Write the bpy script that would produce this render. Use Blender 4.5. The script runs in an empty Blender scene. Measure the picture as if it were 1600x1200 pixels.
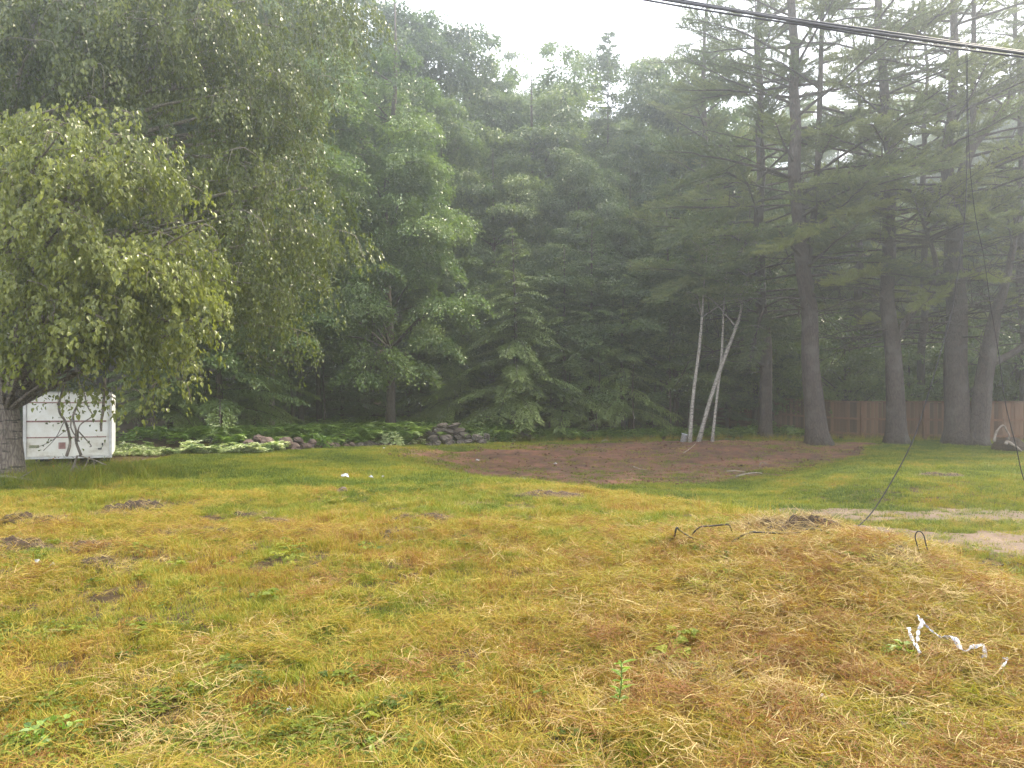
import bpy, math
import numpy as np
from mathutils import Vector, Matrix

sc = bpy.context.scene
C = sc.collection
R = math.radians

# ------------------------------------------------------------------ camera
F = 1200.0                      # focal length in photo pixels (1600 wide)
EYE = 1.7
HOR = 640.0
cd = bpy.data.cameras.new("camera")
cd.lens = 27.0
cd.sensor_width = 36.0
cd.clip_start = 0.05
cd.clip_end = 2000
cam = bpy.data.objects.new("camera", cd)
C.objects.link(cam)
cam.location = (0, 0, EYE)
cam.rotation_euler = (R(90), 0, 0)
cd.shift_y = (HOR - 600) / 1600.0
sc.camera = cam

# ------------------------------------------------------------------ sky, sun, exposure
SUN_EL, SUN_AZ = 55.0, 60.0     # degrees; azimuth clockwise from the view direction
SUN_STRENGTH = 4.0
SKY_STRENGTH = 0.15
EXPOSURE = 1.28
w = bpy.data.worlds.new("World")
sc.world = w
w.use_nodes = True
nt = w.node_tree
bg = nt.nodes["Background"]
sky = nt.nodes.new("ShaderNodeTexSky")
sky.sky_type = 'NISHITA'
sky.sun_disc = False
sky.sun_elevation = R(SUN_EL)
sky.sun_rotation = R(SUN_AZ)
sky.dust_density = 4.0
sky.ozone_density = 1.0
mixw = nt.nodes.new("ShaderNodeMix")
mixw.data_type = 'RGBA'
mixw.inputs[0].default_value = 0.8
mixw.inputs[7].default_value = (9.3, 9.6, 10.2, 1)      # even white cloud deck
nt.links.new(sky.outputs[0], mixw.inputs[6])
nt.links.new(mixw.outputs[2], bg.inputs[0])
bg.inputs[1].default_value = SKY_STRENGTH

sl = bpy.data.lights.new("sun", 'SUN')
sl.energy = SUN_STRENGTH
sl.angle = R(5)
sl.color = (1.0, 0.89, 0.68)
so = bpy.data.objects.new("sun", sl)
C.objects.link(so)
sd = Vector((math.sin(R(SUN_AZ)) * math.cos(R(SUN_EL)), math.cos(R(SUN_AZ)) * math.cos(R(SUN_EL)), math.sin(R(SUN_EL))))
so.rotation_euler = sd.to_track_quat('Z', 'Y').to_euler()

vs = sc.view_settings
vs.view_transform = 'Standard'
vs.look = 'None'
vs.exposure = EXPOSURE
vs.gamma = 1
vs.use_curve_mapping = False
sc.render.engine = 'CYCLES'
cy = sc.cycles
cy.max_bounces = 6
cy.diffuse_bounces = 3
cy.glossy_bounces = 2
cy.transmission_bounces = 4
cy.transparent_max_bounces = 4
cy.volume_bounces = 1
cy.use_denoising = True
cy.use_adaptive_sampling = True
cy.adaptive_threshold = 0.02
cy.caustics_reflective = False
cy.caustics_refractive = False

HAZE_DENSITY = 0.0040
HAZE_G = 0.78

# ------------------------------------------------------------------ helpers
rng = np.random.default_rng(11)


def Wp(px, py, d):
    """photo pixel and distance -> world point (used once, to survey the place)"""
    return np.array([(px - 800) / F * d, d, EYE + (HOR - py) / F * d])


def _hash(ix, iy, s):
    h = (ix.astype(np.int64) * 374761393 + iy.astype(np.int64) * 668265263 + s * 974634777) & 0x7fffffff
    h = ((h ^ (h >> 13)) * 1274126177) & 0x7fffffff
    h = h ^ (h >> 16)
    return (h & 0xffff) / 65535.0


def vnoise(x, y, s=0):
    x = np.asarray(x, float); y = np.asarray(y, float)
    ix = np.floor(x); iy = np.floor(y)
    fx = x - ix; fy = y - iy
    fx = fx * fx * (3 - 2 * fx); fy = fy * fy * (3 - 2 * fy)
    a = _hash(ix, iy, s); b = _hash(ix + 1, iy, s); c = _hash(ix, iy + 1, s); d = _hash(ix + 1, iy + 1, s)
    return (a * (1 - fx) + b * fx) * (1 - fy) + (c * (1 - fx) + d * fx) * fy


def fbm(x, y, s=0, o=4):
    t = 0; a = 0.5; f = 1.0; n = 0
    for k in range(o):
        t = t + a * vnoise(x * f, y * f, s + k * 17); n += a
        a *= 0.5; f *= 2.03
    return t / n


def sstep(a, b, x):
    t = np.clip((np.asarray(x, float) - a) / (b - a), 0, 1)
    return t * t * (3 - 2 * t)


def seg_dist(x, y, poly, closed):
    x = np.asarray(x, float); y = np.asarray(y, float)
    best = np.full(x.shape, 1e9)
    side = np.zeros(x.shape)
    n = len(poly)
    for i in range(n if closed else n - 1):
        ax, ay = poly[i]; bx, by = poly[(i + 1) % n]
        ex, ey = bx - ax, by - ay
        t = np.clip(((x - ax) * ex + (y - ay) * ey) / (ex * ex + ey * ey), 0, 1)
        dx = x - ax - t * ex; dy = y - ay - t * ey
        d = np.hypot(dx, dy)
        m = d < best
        best = np.where(m, d, best)
        side = np.where(m, np.sign(ex * (y - ay) - ey * (x - ax)), side)
    return best, side


def in_poly(x, y, poly):
    x = np.asarray(x, float); y = np.asarray(y, float)
    r = np.zeros(x.shape, bool)
    n = len(poly); j = n - 1
    for i in range(n):
        xi, yi = poly[i]; xj, yj = poly[j]
        c = ((yi > y) != (yj > y)) & (x < (xj - xi) * (y - yi) / (yj - yi + 1e-12) + xi)
        r ^= c
        j = i
    return r


def poly_sd(x, y, poly):
    """signed distance, positive inside"""
    d, _ = seg_dist(x, y, poly, True)
    return np.where(in_poly(x, y, poly), d, -d)


# ------------------------------------------------------------------ the lie of the land
CREST = [(-6.5, 34), (-4.6, 29), (-3.9, 25), (-3.0, 20), (-2.1, 17), (0, 15), (1.56, 12.6), (2.6, 11), (2.9, 9.6), (3.1, 7.9), (3.5, 6.9), (3.8, 5.9), (4.2, 4.5), (5.0, 2.5), (8, -4)]


def height(x, y):
    x = np.asarray(x, float); y = np.asarray(y, float)
    lawn = 0.30 * sstep(3.5, 10, y) + 0.06 * (fbm(x * .35, y * .35, 3) - .5)
    d, s = seg_dist(x, y, CREST, False)
    sgn = np.where(s < 0, -d, d)          # positive: beyond the crest (basin, track)
    low = sstep(-0.3, 3.2, sgn)
    back = sstep(24.5, 31.5, y)
    z = lawn - 0.58 * low * (1 - back) - 0.22 * sstep(-.25, 1.6, sgn) * (1 - sstep(8.5, 10.5, y))
    # foreground mound on the right
    z += 0.32 * np.exp(-(((x - 2.9) / 1.7) ** 2 + ((y - 6.6) / 2.0) ** 2))
    # lawn bank right of the basin
    xr = np.interp(y, [12, 14.5, 16, 20, 24, 28, 32], [16, 9, 6.2, 6.6, 9, 12, 14])
    rb = sstep(-0.6, 2.6, x - xr) * sstep(14.2, 17.5, y) * (1 - back)
    z += 0.40 * rb
    # ground rises towards the fence and into the wood
    z += 0.10 * sstep(26, 31, y) * sstep(3, 10, x)
    z += 17.0 * sstep(40, 96, y) + 0.6 * sstep(32, 44, y)
    # garden bed, held by the stone edging
    bed = sstep(-0.1, 0.9, poly_sd(x, y, BED))
    z += 0.34 * bed
    # left: hollow under the trailer, rough bank in front
    z -= 0.14 * np.exp(-(((x + 11.6) / 2.2) ** 2 + ((y - 20.5) / 2.4) ** 2))
    z += 0.10 * np.exp(-(((x + 7.2) / 3.0) ** 2 + ((y - 11.6) / 0.7) ** 2))
    # small lumps
    fine = np.clip(1 - y / 40, 0, 1)
    z += fine * 0.15 * (fbm(x * 1.5, y * 1.5, 8, 3) - .5) + 0.08 * (fbm(x * 4.5, y * 4.5, 5, 2) - .5) * np.clip(1 - y / 22, 0, 1)
    return z


BED = [(-16, 24.5), (-11.5, 25.2), (-10.2, 25.0), (-8, 26.6), (-6, 29), (-2.2, 31.8), (1.0, 33.6), (2, 40), (-16, 42)]
DIRT = [(-4.3, 26.4), (-3.4, 28.6), (0.2, 30.0), (3.6, 32.0), (9, 32.2), (14.2, 30.9), (14.0, 29.3), (9.6, 25), (7.3, 22), (5, 20.8), (2.2, 20.2), (-0.2, 18.7), (-2.6, 21.4)]


def h1(x, y):
    return float(height(np.array([x]), np.array([y]))[0])


# ------------------------------------------------------------------ mesh building
class MB:
    def __init__(self):
        self.v = []; self.q = []; self.t = []; self.a = []; self.n = 0

    def add(self, v, q=None, t=None, tint=0.5):
        v = np.asarray(v, float).reshape(-1, 3)
        if q is not None and len(q):
            self.q.append(np.asarray(q, int).reshape(-1, 4) + self.n)
        if t is not None and len(t):
            self.t.append(np.asarray(t, int).reshape(-1, 3) + self.n)
        self.v.append(v)
        a = np.asarray(tint, float)
        self.a.append(np.full(len(v), float(a)) if a.ndim == 0 else a)
        self.n += len(v)

    def mesh(self, name, mats, smooth=False):
        me = bpy.data.meshes.new(name)
        V = np.concatenate(self.v) if self.v else np.zeros((0, 3))
        Q = np.concatenate(self.q) if self.q else np.zeros((0, 4), int)
        T = np.concatenate(self.t) if self.t else np.zeros((0, 3), int)
        me.vertices.add(len(V))
        me.vertices.foreach_set("co", V.ravel().astype(np.float32))
        nl = len(Q) * 4 + len(T) * 3
        me.loops.add(nl)
        me.loops.foreach_set("vertex_index", np.concatenate([Q.ravel(), T.ravel()]).astype(np.int32))
        me.polygons.add(len(Q) + len(T))
        st = np.concatenate([np.arange(len(Q)) * 4, len(Q) * 4 + np.arange(len(T)) * 3]).astype(np.int32)
        me.polygons.foreach_set("loop_start", st)
        me.polygons.foreach_set("use_smooth", np.full(len(Q) + len(T), bool(smooth)))
        at = me.attributes.new("tint", 'FLOAT', 'POINT')
        at.data.foreach_set("value", np.concatenate(self.a).astype(np.float32))
        for m in (mats if isinstance(mats, (list, tuple)) else [mats]):
            me.materials.append(m)
        me.update(calc_edges=True)
        return me

    def obj(self, name, mats, parent=None, smooth=False, loc=None):
        o = bpy.data.objects.new(name, self.mesh(name, mats, smooth))
        C.objects.link(o)
        if parent is not None:
            o.parent = parent
        if loc is not None:
            o.location = loc
        return o


def tag(o, label=None, cat=None, group=None, kind=None):
    if label: o["label"] = label
    if cat: o["category"] = cat
    if group: o["group"] = group
    if kind: o["kind"] = kind
    return o


def empty(name, loc, label, cat, group=None, rz=0):
    o = bpy.data.objects.new(name, None)
    C.objects.link(o)
    o.empty_display_size = 0.3
    o.location = loc
    o.rotation_euler = (0, 0, rz)
    return tag(o, label, cat, group)


def copy_tree(src, loc, rz=0, scale=(1, 1, 1), label=None, group=None):
    def rec(o, parent):
        c = o.copy()
        C.objects.link(c)
        c.parent = parent
        for ch in list(o.children):
            rec(ch, c)
        return c
    kids = list(src.children)
    r = src.copy()
    C.objects.link(r)
    r.location = loc
    r.rotation_euler = (0, 0, rz)
    r.scale = scale
    if label: r["label"] = label
    if group: r["group"] = group
    for ch in kids:
        rec(ch, r)
    return r


def norm(v):
    return v / (np.linalg.norm(v, axis=-1, keepdims=True) + 1e-9)


def tube(mb, pts, rad, k=6, tint=0.5, rough=0.0, cap=True, furrow=0.0):
    """tapered tube along a polyline"""
    p = np.asarray(pts, float)
    n = len(p)
    rad = np.broadcast_to(np.asarray(rad, float), (n,)) if np.ndim(rad) else np.full(n, rad)
    t = np.zeros_like(p)
    t[1:-1] = p[2:] - p[:-2]; t[0] = p[1] - p[0]; t[-1] = p[-1] - p[-2]
    t = norm(t)
    u = np.cross(t[0], [0.3, 1, 0.2]); u /= np.linalg.norm(u) + 1e-9
    ang = np.arange(k) * 2 * math.pi / k
    vs_ = []
    fur = 1 + furrow * (np.where(np.arange(k) % 2 == 0, .5, -.5) + rng.normal(0, .5, k)) if furrow else 1.0
    for i in range(n):
        u = u - t[i] * np.dot(u, t[i]); u /= np.linalg.norm(u) + 1e-9
        b = np.cross(t[i], u)
        r = rad[i]
        rr = (r * (1 + rough * (rng.random(k) - .5)) if rough else r) * fur
        vs_.append(p[i] + (np.cos(ang) * rr)[:, None] * u + (np.sin(ang) * rr)[:, None] * b)
    V = np.concatenate(vs_)
    i = np.arange(n - 1)[:, None] * k; j = np.arange(k)[None]; j2 = (j + 1) % k
    Q = np.stack([i + j, i + j2, i + k + j2, i + k + j], -1).reshape(-1, 4)
    T = []
    if cap:
        T = [[(n - 1) * k, (n - 1) * k + a, (n - 1) * k + a + 1] for a in range(1, k - 1)] + [[0, a + 1, a] for a in range(1, k - 1)]
    mb.add(V, Q, T, tint)


def curve(pts, n):
    """Catmull-Rom through pts"""
    p = np.asarray(pts, float)
    if len(p) == 2:
        return p[0] + (p[1] - p[0]) * np.linspace(0, 1, n)[:, None]
    q = np.concatenate([[2 * p[0] - p[1]], p, [2 * p[-1] - p[-2]]])
    s = np.linspace(0, len(p) - 1 - 1e-9, n)
    i = s.astype(int); f = (s - i)[:, None]
    a, b, c, d = q[i], q[i + 1], q[i + 2], q[i + 3]
    return 0.5 * (2 * b + (c - a) * f + (2 * a - 5 * b + 4 * c - d) * f ** 2 + (3 * b - a - 3 * c + d) * f ** 3)


def leaves(mb, P, D, N, L, Wd, tint, fold=0.18, hexa=False):
    """one folded leaf blade per point"""
    n = len(P)
    D = norm(D); S = norm(np.cross(D, N)); N = np.cross(S, D)
    L = np.broadcast_to(L, (n,))[:, None]; Wd = np.broadcast_to(Wd, (n,))[:, None]
    tip = P + D * L - N * L * 0.12
    if not hexa:
        m = P + D * L * 0.42 + N * Wd * fold
        V = np.stack([P, m + S * Wd * .5, tip, m - S * Wd * .5], 1).reshape(-1, 3)
        Q = np.arange(n)[:, None] * 4 + np.arange(4)[None]
        mb.add(V, Q, None, np.repeat(tint, 4))
    else:
        m1 = P + D * L * 0.25 + N * Wd * fold; m2 = P + D * L * 0.62 + N * Wd * fold * .7
        V = np.stack([P, m1 + S * Wd * .5, m2 + S * Wd * .36, tip, m2 - S * Wd * .36, m1 - S * Wd * .5, ], 1).reshape(-1, 3)
        b = np.arange(n)[:, None] * 6
        Q = np.concatenate([b + np.array([[0, 1, 2, 3]]), b + np.array([[0, 3, 4, 5]])])
        mb.add(V, Q, None, np.repeat(tint, 6))


def needles(mb, P, D, N, L, Wd, tint):
    n = len(P)
    D = norm(D); S = norm(np.cross(D, N))
    L = np.broadcast_to(L, (n,))[:, None]; Wd = np.broadcast_to(Wd, (n,))[:, None]
    V = np.stack([P - S * Wd * .5, P + S * Wd * .5, P + D * L], 1).reshape(-1, 3)
    mb.add(V, None, np.arange(n)[:, None] * 3 + np.arange(3)[None], np.repeat(tint, 3))


def rv(n, s=1.0):
    return rng.normal(0, s, (n, 3))


# ------------------------------------------------------------------ materials
def newmat(name):
    m = bpy.data.materials.new(name)
    m.use_nodes = True
    m.node_tree.nodes.clear()
    return m, m.node_tree


def nd(nt, t, **kw):
    n = nt.nodes.new("ShaderNode" + t)
    for k, v in kw.items():
        setattr(n, k, v)
    return n


def ramp(nt, stops, fac):
    r = nd(nt, "ValToRGB")
    e = r.color_ramp.elements
    while len(e) < len(stops): e.new(0.5)
    for i, (p, c) in enumerate(stops):
        e[i].position = p; e[i].color = (*c, 1)
    nt.links.new(fac, r.inputs[0])
    return r.outputs[0]


def math_(nt, op, a, b=None):
    m = nd(nt, "Math", operation=op)
    for i, x in enumerate((a, b)):
        if x is None: continue
        if isinstance(x, (int, float)): m.inputs[i].default_value = x
        else: nt.links.new(x, m.inputs[i])
    return m.outputs[0]


def foliage_mat(name, stops, trans=0.4, rough=0.4, objvar=0.25, spec=0.5, instancer=None, tcol=(1.25, 1.35, 0.6)):
    m, nt = newmat(name)
    if instancer:
        a = nd(nt, "Attribute", attribute_type='INSTANCER', attribute_name=instancer)
        b = nd(nt, "Attribute", attribute_name="tint")
        f = math_(nt, 'ADD', a.outputs['Fac'], math_(nt, 'MULTIPLY', math_(nt, 'SUBTRACT', b.outputs['Fac'], .5), objvar))
    else:
        b = nd(nt, "Attribute", attribute_name="tint")
        oi = nd(nt, "ObjectInfo")
        f = math_(nt, 'ADD', b.outputs['Fac'], math_(nt, 'MULTIPLY', math_(nt, 'SUBTRACT', oi.outputs['Random'], .5), objvar))
    col = ramp(nt, stops, f)
    p = nd(nt, "BsdfPrincipled")
    nt.links.new(col, p.inputs['Base Color'])
    p.inputs['Roughness'].default_value = rough
    p.inputs['Specular IOR Level'].default_value = spec
    tr = nd(nt, "BsdfTranslucent")
    mul = nd(nt, "Mix", data_type='RGBA', blend_type='MULTIPLY')
    mul.inputs[0].default_value = 1
    nt.links.new(col, mul.inputs[6]); mul.inputs[7].default_value = (*tcol, 1)
    nt.links.new(mul.outputs[2], tr.inputs[0])
    mx = nd(nt, "MixShader"); mx.inputs[0].default_value = trans
    nt.links.new(p.outputs[0], mx.inputs[1]); nt.links.new(tr.outputs[0], mx.inputs[2])
    o = nd(nt, "OutputMaterial")
    nt.links.new(mx.outputs[0], o.inputs[0])
    return m


def bark_mat(name, c1, c2, sx=6, sz=1.2, bump=0.6, bands=None, lichen=None, rough=0.85):
    m, nt = newmat(name)
    tc = nd(nt, "TexCoord")
    mp = nd(nt, "Mapping"); mp.inputs['Scale'].default_value = (sx, sx, sz)
    nt.links.new(tc.outputs['Object'], mp.inputs[0])
    n1 = nd(nt, "TexNoise"); n1.inputs['Scale'].default_value = 2.2; n1.inputs['Detail'].default_value = 8; n1.inputs['Roughness'].default_value = .7
    nt.links.new(mp.outputs[0], n1.inputs['Vector'])
    vo = nd(nt, "TexVoronoi", feature='DISTANCE_TO_EDGE'); vo.inputs['Scale'].default_value = 2.0
    nt.links.new(mp.outputs[0], vo.inputs['Vector'])
    crack = ramp(nt, [(0, (0, 0, 0)), (.18, (1, 1, 1))], vo.outputs['Distance'])
    f = math_(nt, 'MULTIPLY', n1.outputs['Fac'], math_(nt, 'ADD', math_(nt, 'MULTIPLY', crack, .5), .55))
    col = ramp(nt, [(.15, c1), (.65, c2)], f)
    if bands:
        mp2 = nd(nt, "Mapping"); mp2.inputs['Scale'].default_value = (2.5, 2.5, 16)
        nt.links.new(tc.outputs['Object'], mp2.inputs[0])
        n2 = nd(nt, "TexNoise"); n2.inputs['Scale'].default_value = 1.3; n2.inputs['Detail'].default_value = 4
        nt.links.new(mp2.outputs[0], n2.inputs['Vector'])
        bm = ramp(nt, [(.56, (0, 0, 0)), (.64, (1, 1, 1))], n2.outputs['Fac'])
        mx = nd(nt, "Mix", data_type='RGBA')
        nt.links.new(bm, mx.inputs[0]); nt.links.new(col, mx.inputs[6]); mx.inputs[7].default_value = (*bands, 1)
        col = mx.outputs[2]
    if lichen:
        n3 = nd(nt, "TexNoise"); n3.inputs['Scale'].default_value = 1.6; n3.inputs['Detail'].default_value = 6
        nt.links.new(tc.outputs['Object'], n3.inputs['Vector'])
        bm = ramp(nt, [(.54, (0, 0, 0)), (.66, (.8, .8, .8))], n3.outputs['Fac'])
        mx = nd(nt, "Mix", data_type='RGBA')
        nt.links.new(bm, mx.inputs[0]); nt.links.new(col, mx.inputs[6]); mx.inputs[7].default_value = (*lichen, 1)
        col = mx.outputs[2]
    p = nd(nt, "BsdfPrincipled")
    nt.links.new(col, p.inputs['Base Color'])
    p.inputs['Roughness'].default_value = rough
    bu = nd(nt, "Bump"); bu.inputs['Strength'].default_value = bump; bu.inputs['Distance'].default_value = 0.06
    nt.links.new(f, bu.inputs['Height']); nt.links.new(bu.outputs[0], p.inputs['Normal'])
    o = nd(nt, "OutputMaterial"); nt.links.new(p.outputs[0], o.inputs[0])
    return m


def noise_mat(name, stops, scale=4, detail=8, rough=.8, bump=.3, bdist=.02, spec=.4, stretch=(1, 1, 1), second=None, coord='Object', metallic=0, piece=.16):
    m, nt = newmat(name)
    tc = nd(nt, "TexCoord")
    mp = nd(nt, "Mapping"); mp.inputs['Scale'].default_value = stretch
    if coord == 'World':
        ge = nd(nt, "NewGeometry"); nt.links.new(ge.outputs['Position'], mp.inputs[0])
    else:
        nt.links.new(tc.outputs[coord], mp.inputs[0])
    n1 = nd(nt, "TexNoise"); n1.inputs['Scale'].default_value = scale; n1.inputs['Detail'].default_value = detail; n1.inputs['Roughness'].default_value = .65
    nt.links.new(mp.outputs[0], n1.inputs['Vector'])
    f = n1.outputs['Fac']
    if second:                                   # slow drift on top of the fine grain, and a different tone for each piece
        n2 = nd(nt, "TexNoise"); n2.inputs['Scale'].default_value = second; n2.inputs['Detail'].default_value = 3
        nt.links.new(mp.outputs[0], n2.inputs['Vector'])
        f = math_(nt, 'ADD', math_(nt, 'MULTIPLY', f, .6), math_(nt, 'MULTIPLY', n2.outputs['Fac'], .4))
    oi = nd(nt, "ObjectInfo")
    f2 = math_(nt, 'ADD', f, math_(nt, 'MULTIPLY', math_(nt, 'SUBTRACT', oi.outputs['Random'], .5), piece))
    col = ramp(nt, stops, f2)
    p = nd(nt, "BsdfPrincipled")
    nt.links.new(col, p.inputs['Base Color'])
    p.inputs['Roughness'].default_value = rough
    p.inputs['Specular IOR Level'].default_value = spec
    p.inputs['Metallic'].default_value = metallic
    if bump:
        bu = nd(nt, "Bump"); bu.inputs['Strength'].default_value = bump; bu.inputs['Distance'].default_value = bdist
        nt.links.new(f, bu.inputs['Height']); nt.links.new(bu.outputs[0], p.inputs['Normal'])
    o = nd(nt, "OutputMaterial"); nt.links.new(p.outputs[0], o.inputs[0])
    return m


M = {}
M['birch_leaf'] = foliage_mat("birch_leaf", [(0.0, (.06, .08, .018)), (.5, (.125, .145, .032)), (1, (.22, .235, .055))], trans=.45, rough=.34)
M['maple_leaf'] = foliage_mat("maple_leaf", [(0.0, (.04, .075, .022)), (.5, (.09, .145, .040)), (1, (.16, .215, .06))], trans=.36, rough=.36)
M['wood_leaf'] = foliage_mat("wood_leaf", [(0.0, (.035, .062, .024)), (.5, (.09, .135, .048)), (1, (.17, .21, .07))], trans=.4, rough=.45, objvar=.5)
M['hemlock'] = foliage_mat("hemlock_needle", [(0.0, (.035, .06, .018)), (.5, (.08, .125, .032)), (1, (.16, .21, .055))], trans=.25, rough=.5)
M['pine'] = foliage_mat("pine_needle", [(0.0, (.05, .075, .038)), (.5, (.095, .125, .055)), (1, (.20, .22, .075))], trans=.4, rough=.5)
M['pale_cover'] = foliage_mat("pale_cover_leaf", [(0.0, (.05, .10, .02)), (.45, (.20, .27, .10)), (1, (.62, .64, .46))], trans=.3, rough=.55, spec=.25, objvar=.9, instancer="dry")
M['fern'] = foliage_mat("fern_leaf", [(0.0, (.04, .085, .014)), (.5, (.10, .18, .026)), (1, (.20, .28, .05))], trans=.35, rough=.45)
M['pale_leaf'] = foliage_mat("variegated_leaf", [(0.0, (.10, .18, .05)), (.5, (.38, .44, .24)), (1, (.62, .64, .46))], trans=.3, rough=.5, objvar=0)
M['grass'] = foliage_mat("grass_blade", [(0.0, (.055, .095, .010)), (.25, (.165, .205, .018)), (.5, (.21, .215, .020)), (.72, (.345, .255, .038)), (1.0, (.22, .10, .036))], trans=.35, rough=.6, objvar=.6, spec=.25, instancer="dry", tcol=(1.15, 1.1, .7))
M['pale_straw'] = foliage_mat("pale_straw", [(0.0, (.17, .10, .04)), (.5, (.31, .215, .08)), (1, (.47, .36, .16))], trans=.2, rough=.6, objvar=.7, spec=.25, instancer="dry", tcol=(1, 1, .8))
M['weed'] = foliage_mat("weed_leaf", [(0.0, (.055, .085, .009)), (.5, (.125, .155, .016)), (1, (.24, .245, .03))], trans=.38, rough=.6, spec=.25, objvar=.6, instancer="dry")
M['bark_birch'] = bark_mat("birch_bark_old", (.045, .032, .024), (.30, .25, .20), sx=11, sz=2.2, bump=.9, bands=(.035, .025, .02))
M['bark_white'] = bark_mat("birch_bark_white", (.09, .08, .068), (.35, .32, .28), sx=8, sz=4, bump=.3, bands=(.05, .04, .035))
M['bark_pine'] = bark_mat("pine_bark", (.012, .009, .008), (.085, .06, .05), sx=7, sz=2.0, bump=1.0, lichen=(.10, .088, .075))
M['bark_dark'] = bark_mat("dark_bark", (.02, .015, .013), (.10, .075, .06), sx=8, sz=2, bump=.6)
M['bark_grey'] = bark_mat("grey_bark", (.09, .08, .065), (.30, .26, .20), sx=9, sz=2, bump=.4)
M['twig'] = noise_mat("dead_twig", [(.3, (.10, .08, .065)), (.7, (.34, .29, .24))], scale=9, rough=.8, bump=.2)
M['soil'] = noise_mat("bare_soil", [(.32, (.03, .014, .009)), (.47, (.085, .036, .020)), (.58, (.145, .060, .034)), (.72, (.20, .105, .065))], scale=3.2, rough=.95, bump=.9, bdist=.05, coord='World', second=.7)
M['clod'] = noise_mat("dark_clod", [(.3, (.016, .010, .006)), (.55, (.055, .032, .018)), (.75, (.13, .08, .042))], scale=18, rough=.95, bump=.9, bdist=.04)
M['gravel'] = noise_mat("gravel", [(.28, (.065, .043, .032)), (.5, (.14, .096, .068)), (.74, (.24, .175, .13))], scale=26, rough=.95, bump=.7, bdist=.03, coord='World', second=1.3)
M['stone'] = noise_mat("field_stone", [(.35, (.022, .018, .016)), (.5, (.075, .06, .052)), (.72, (.22, .19, .16))], scale=6, rough=.85, bump=.6, bdist=.04, second=1.1)
M['boulder'] = noise_mat("red_boulder", [(.35, (.03, .02, .018)), (.5, (.085, .055, .048)), (.72, (.20, .15, .13))], scale=6, rough=.85, bump=.6, bdist=.04, second=1.1)
M['plank'] = noise_mat("fence_plank", [(.2, (.055, .030, .018)), (.5, (.125, .068, .040)), (.8, (.215, .13, .08))], scale=3, rough=.85, bump=.4, bdist=.01, stretch=(6, 6, .6), second=.8, piece=.5)
M['post'] = noise_mat("fence_post", [(.2, (.07, .033, .019)), (.5, (.15, .075, .044)), (.8, (.25, .14, .085))], scale=4, rough=.85, bump=.3, stretch=(5, 5, .7))
M['white_paint'] = noise_mat("white_paint", [(.30, (.42, .36, .27)), (.42, (.70, .67, .59)), (.56, (.82, .81, .76)), (.7, (.84, .83, .79))], scale=2.5, rough=.45, bump=0, second=.9)
M['trim'] = noise_mat("rusty_trim", [(.3, (.16, .07, .055)), (.6, (.36, .20, .18)), (.8, (.6, .5, .46))], scale=7, rough=.7, bump=.2, stretch=(3, 1, 1))
M['alu'] = noise_mat("dull_aluminium", [(.3, (.45, .44, .42)), (.7, (.72, .71, .69))], scale=5, rough=.5, bump=.05)
M['black'] = noise_mat("black_rubber", [(.3, (.012, .012, .013)), (.7, (.03, .03, .03))], scale=9, rough=.6, bump=.1)
M['cable'] = noise_mat("cable_sheath", [(.3, (.022, .022, .03)), (.7, (.05, .05, .066))], scale=9, rough=.42, bump=0, spec=.4)
M['cable_dark'] = noise_mat("cable_sheath_dark", [(.3, (.012, .011, .012)), (.7, (.03, .028, .03))], scale=9, rough=.55, bump=0, spec=.25)
M['red_lens'] = noise_mat("red_lens", [(.3, (.45, .10, .05)), (.7, (.6, .2, .1))], scale=6, rough=.3, bump=0)
M['plate'] = noise_mat("weathered_plate", [(.3, (.16, .17, .09)), (.7, (.34, .34, .22))], scale=6, rough=.5, bump=0)
M['plastic'] = noise_mat("white_plastic", [(.38, (.14, .14, .16)), (.50, (.40, .41, .45)), (.68, (.62, .63, .66))], scale=26, rough=.35, bump=.3)
M['rust_leaf'] = foliage_mat("rusty_leaf", [(0, (.10, .035, .012)), (.5, (.22, .075, .03)), (1, (.36, .14, .05))], trans=.3, rough=.6, objvar=0)
M['straw'] = foliage_mat("dry_straw", [(0, (.14, .085, .04)), (.5, (.36, .26, .11)), (1, (.56, .44, .22))], trans=.2, rough=.6, objvar=0, tcol=(1, 1, .8))


def ground_mat():
    m, nt = newmat("ground")
    ge = nd(nt, "NewGeometry")
    n1 = nd(nt, "TexNoise"); n1.inputs['Scale'].default_value = 9; n1.inputs['Detail'].default_value = 9; n1.inputs['Roughness'].default_value = .7
    nt.links.new(ge.outputs['Position'], n1.inputs['Vector'])
    thatch = ramp(nt, [(.3, (.018, .011, .006)), (.5, (.05, .031, .014)), (.7, (.13, .09, .035))], n1.outputs['Fac'])
    litter = ramp(nt, [(.3, (.022, .016, .012)), (.55, (.06, .04, .028)), (.75, (.12, .075, .05))], n1.outputs['Fac'])
    a = nd(nt, "Attribute", attribute_name="tint")
    mx = nd(nt, "Mix", data_type='RGBA')
    nt.links.new(a.outputs['Fac'], mx.inputs[0]); nt.links.new(thatch, mx.inputs[6]); nt.links.new(litter, mx.inputs[7])
    p = nd(nt, "BsdfPrincipled"); p.inputs['Roughness'].default_value = .95
    p.inputs['Specular IOR Level'].default_value = .2
    nt.links.new(mx.outputs[2], p.inputs['Base Color'])
    bu = nd(nt, "Bump"); bu.inputs['Strength'].default_value = .8; bu.inputs['Distance'].default_value = .05
    nt.links.new(n1.outputs['Fac'], bu.inputs['Height']); nt.links.new(bu.outputs[0], p.inputs['Normal'])
    o = nd(nt, "OutputMaterial"); nt.links.new(p.outputs[0], o.inputs[0])
    return m


M['ground'] = ground_mat()

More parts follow.
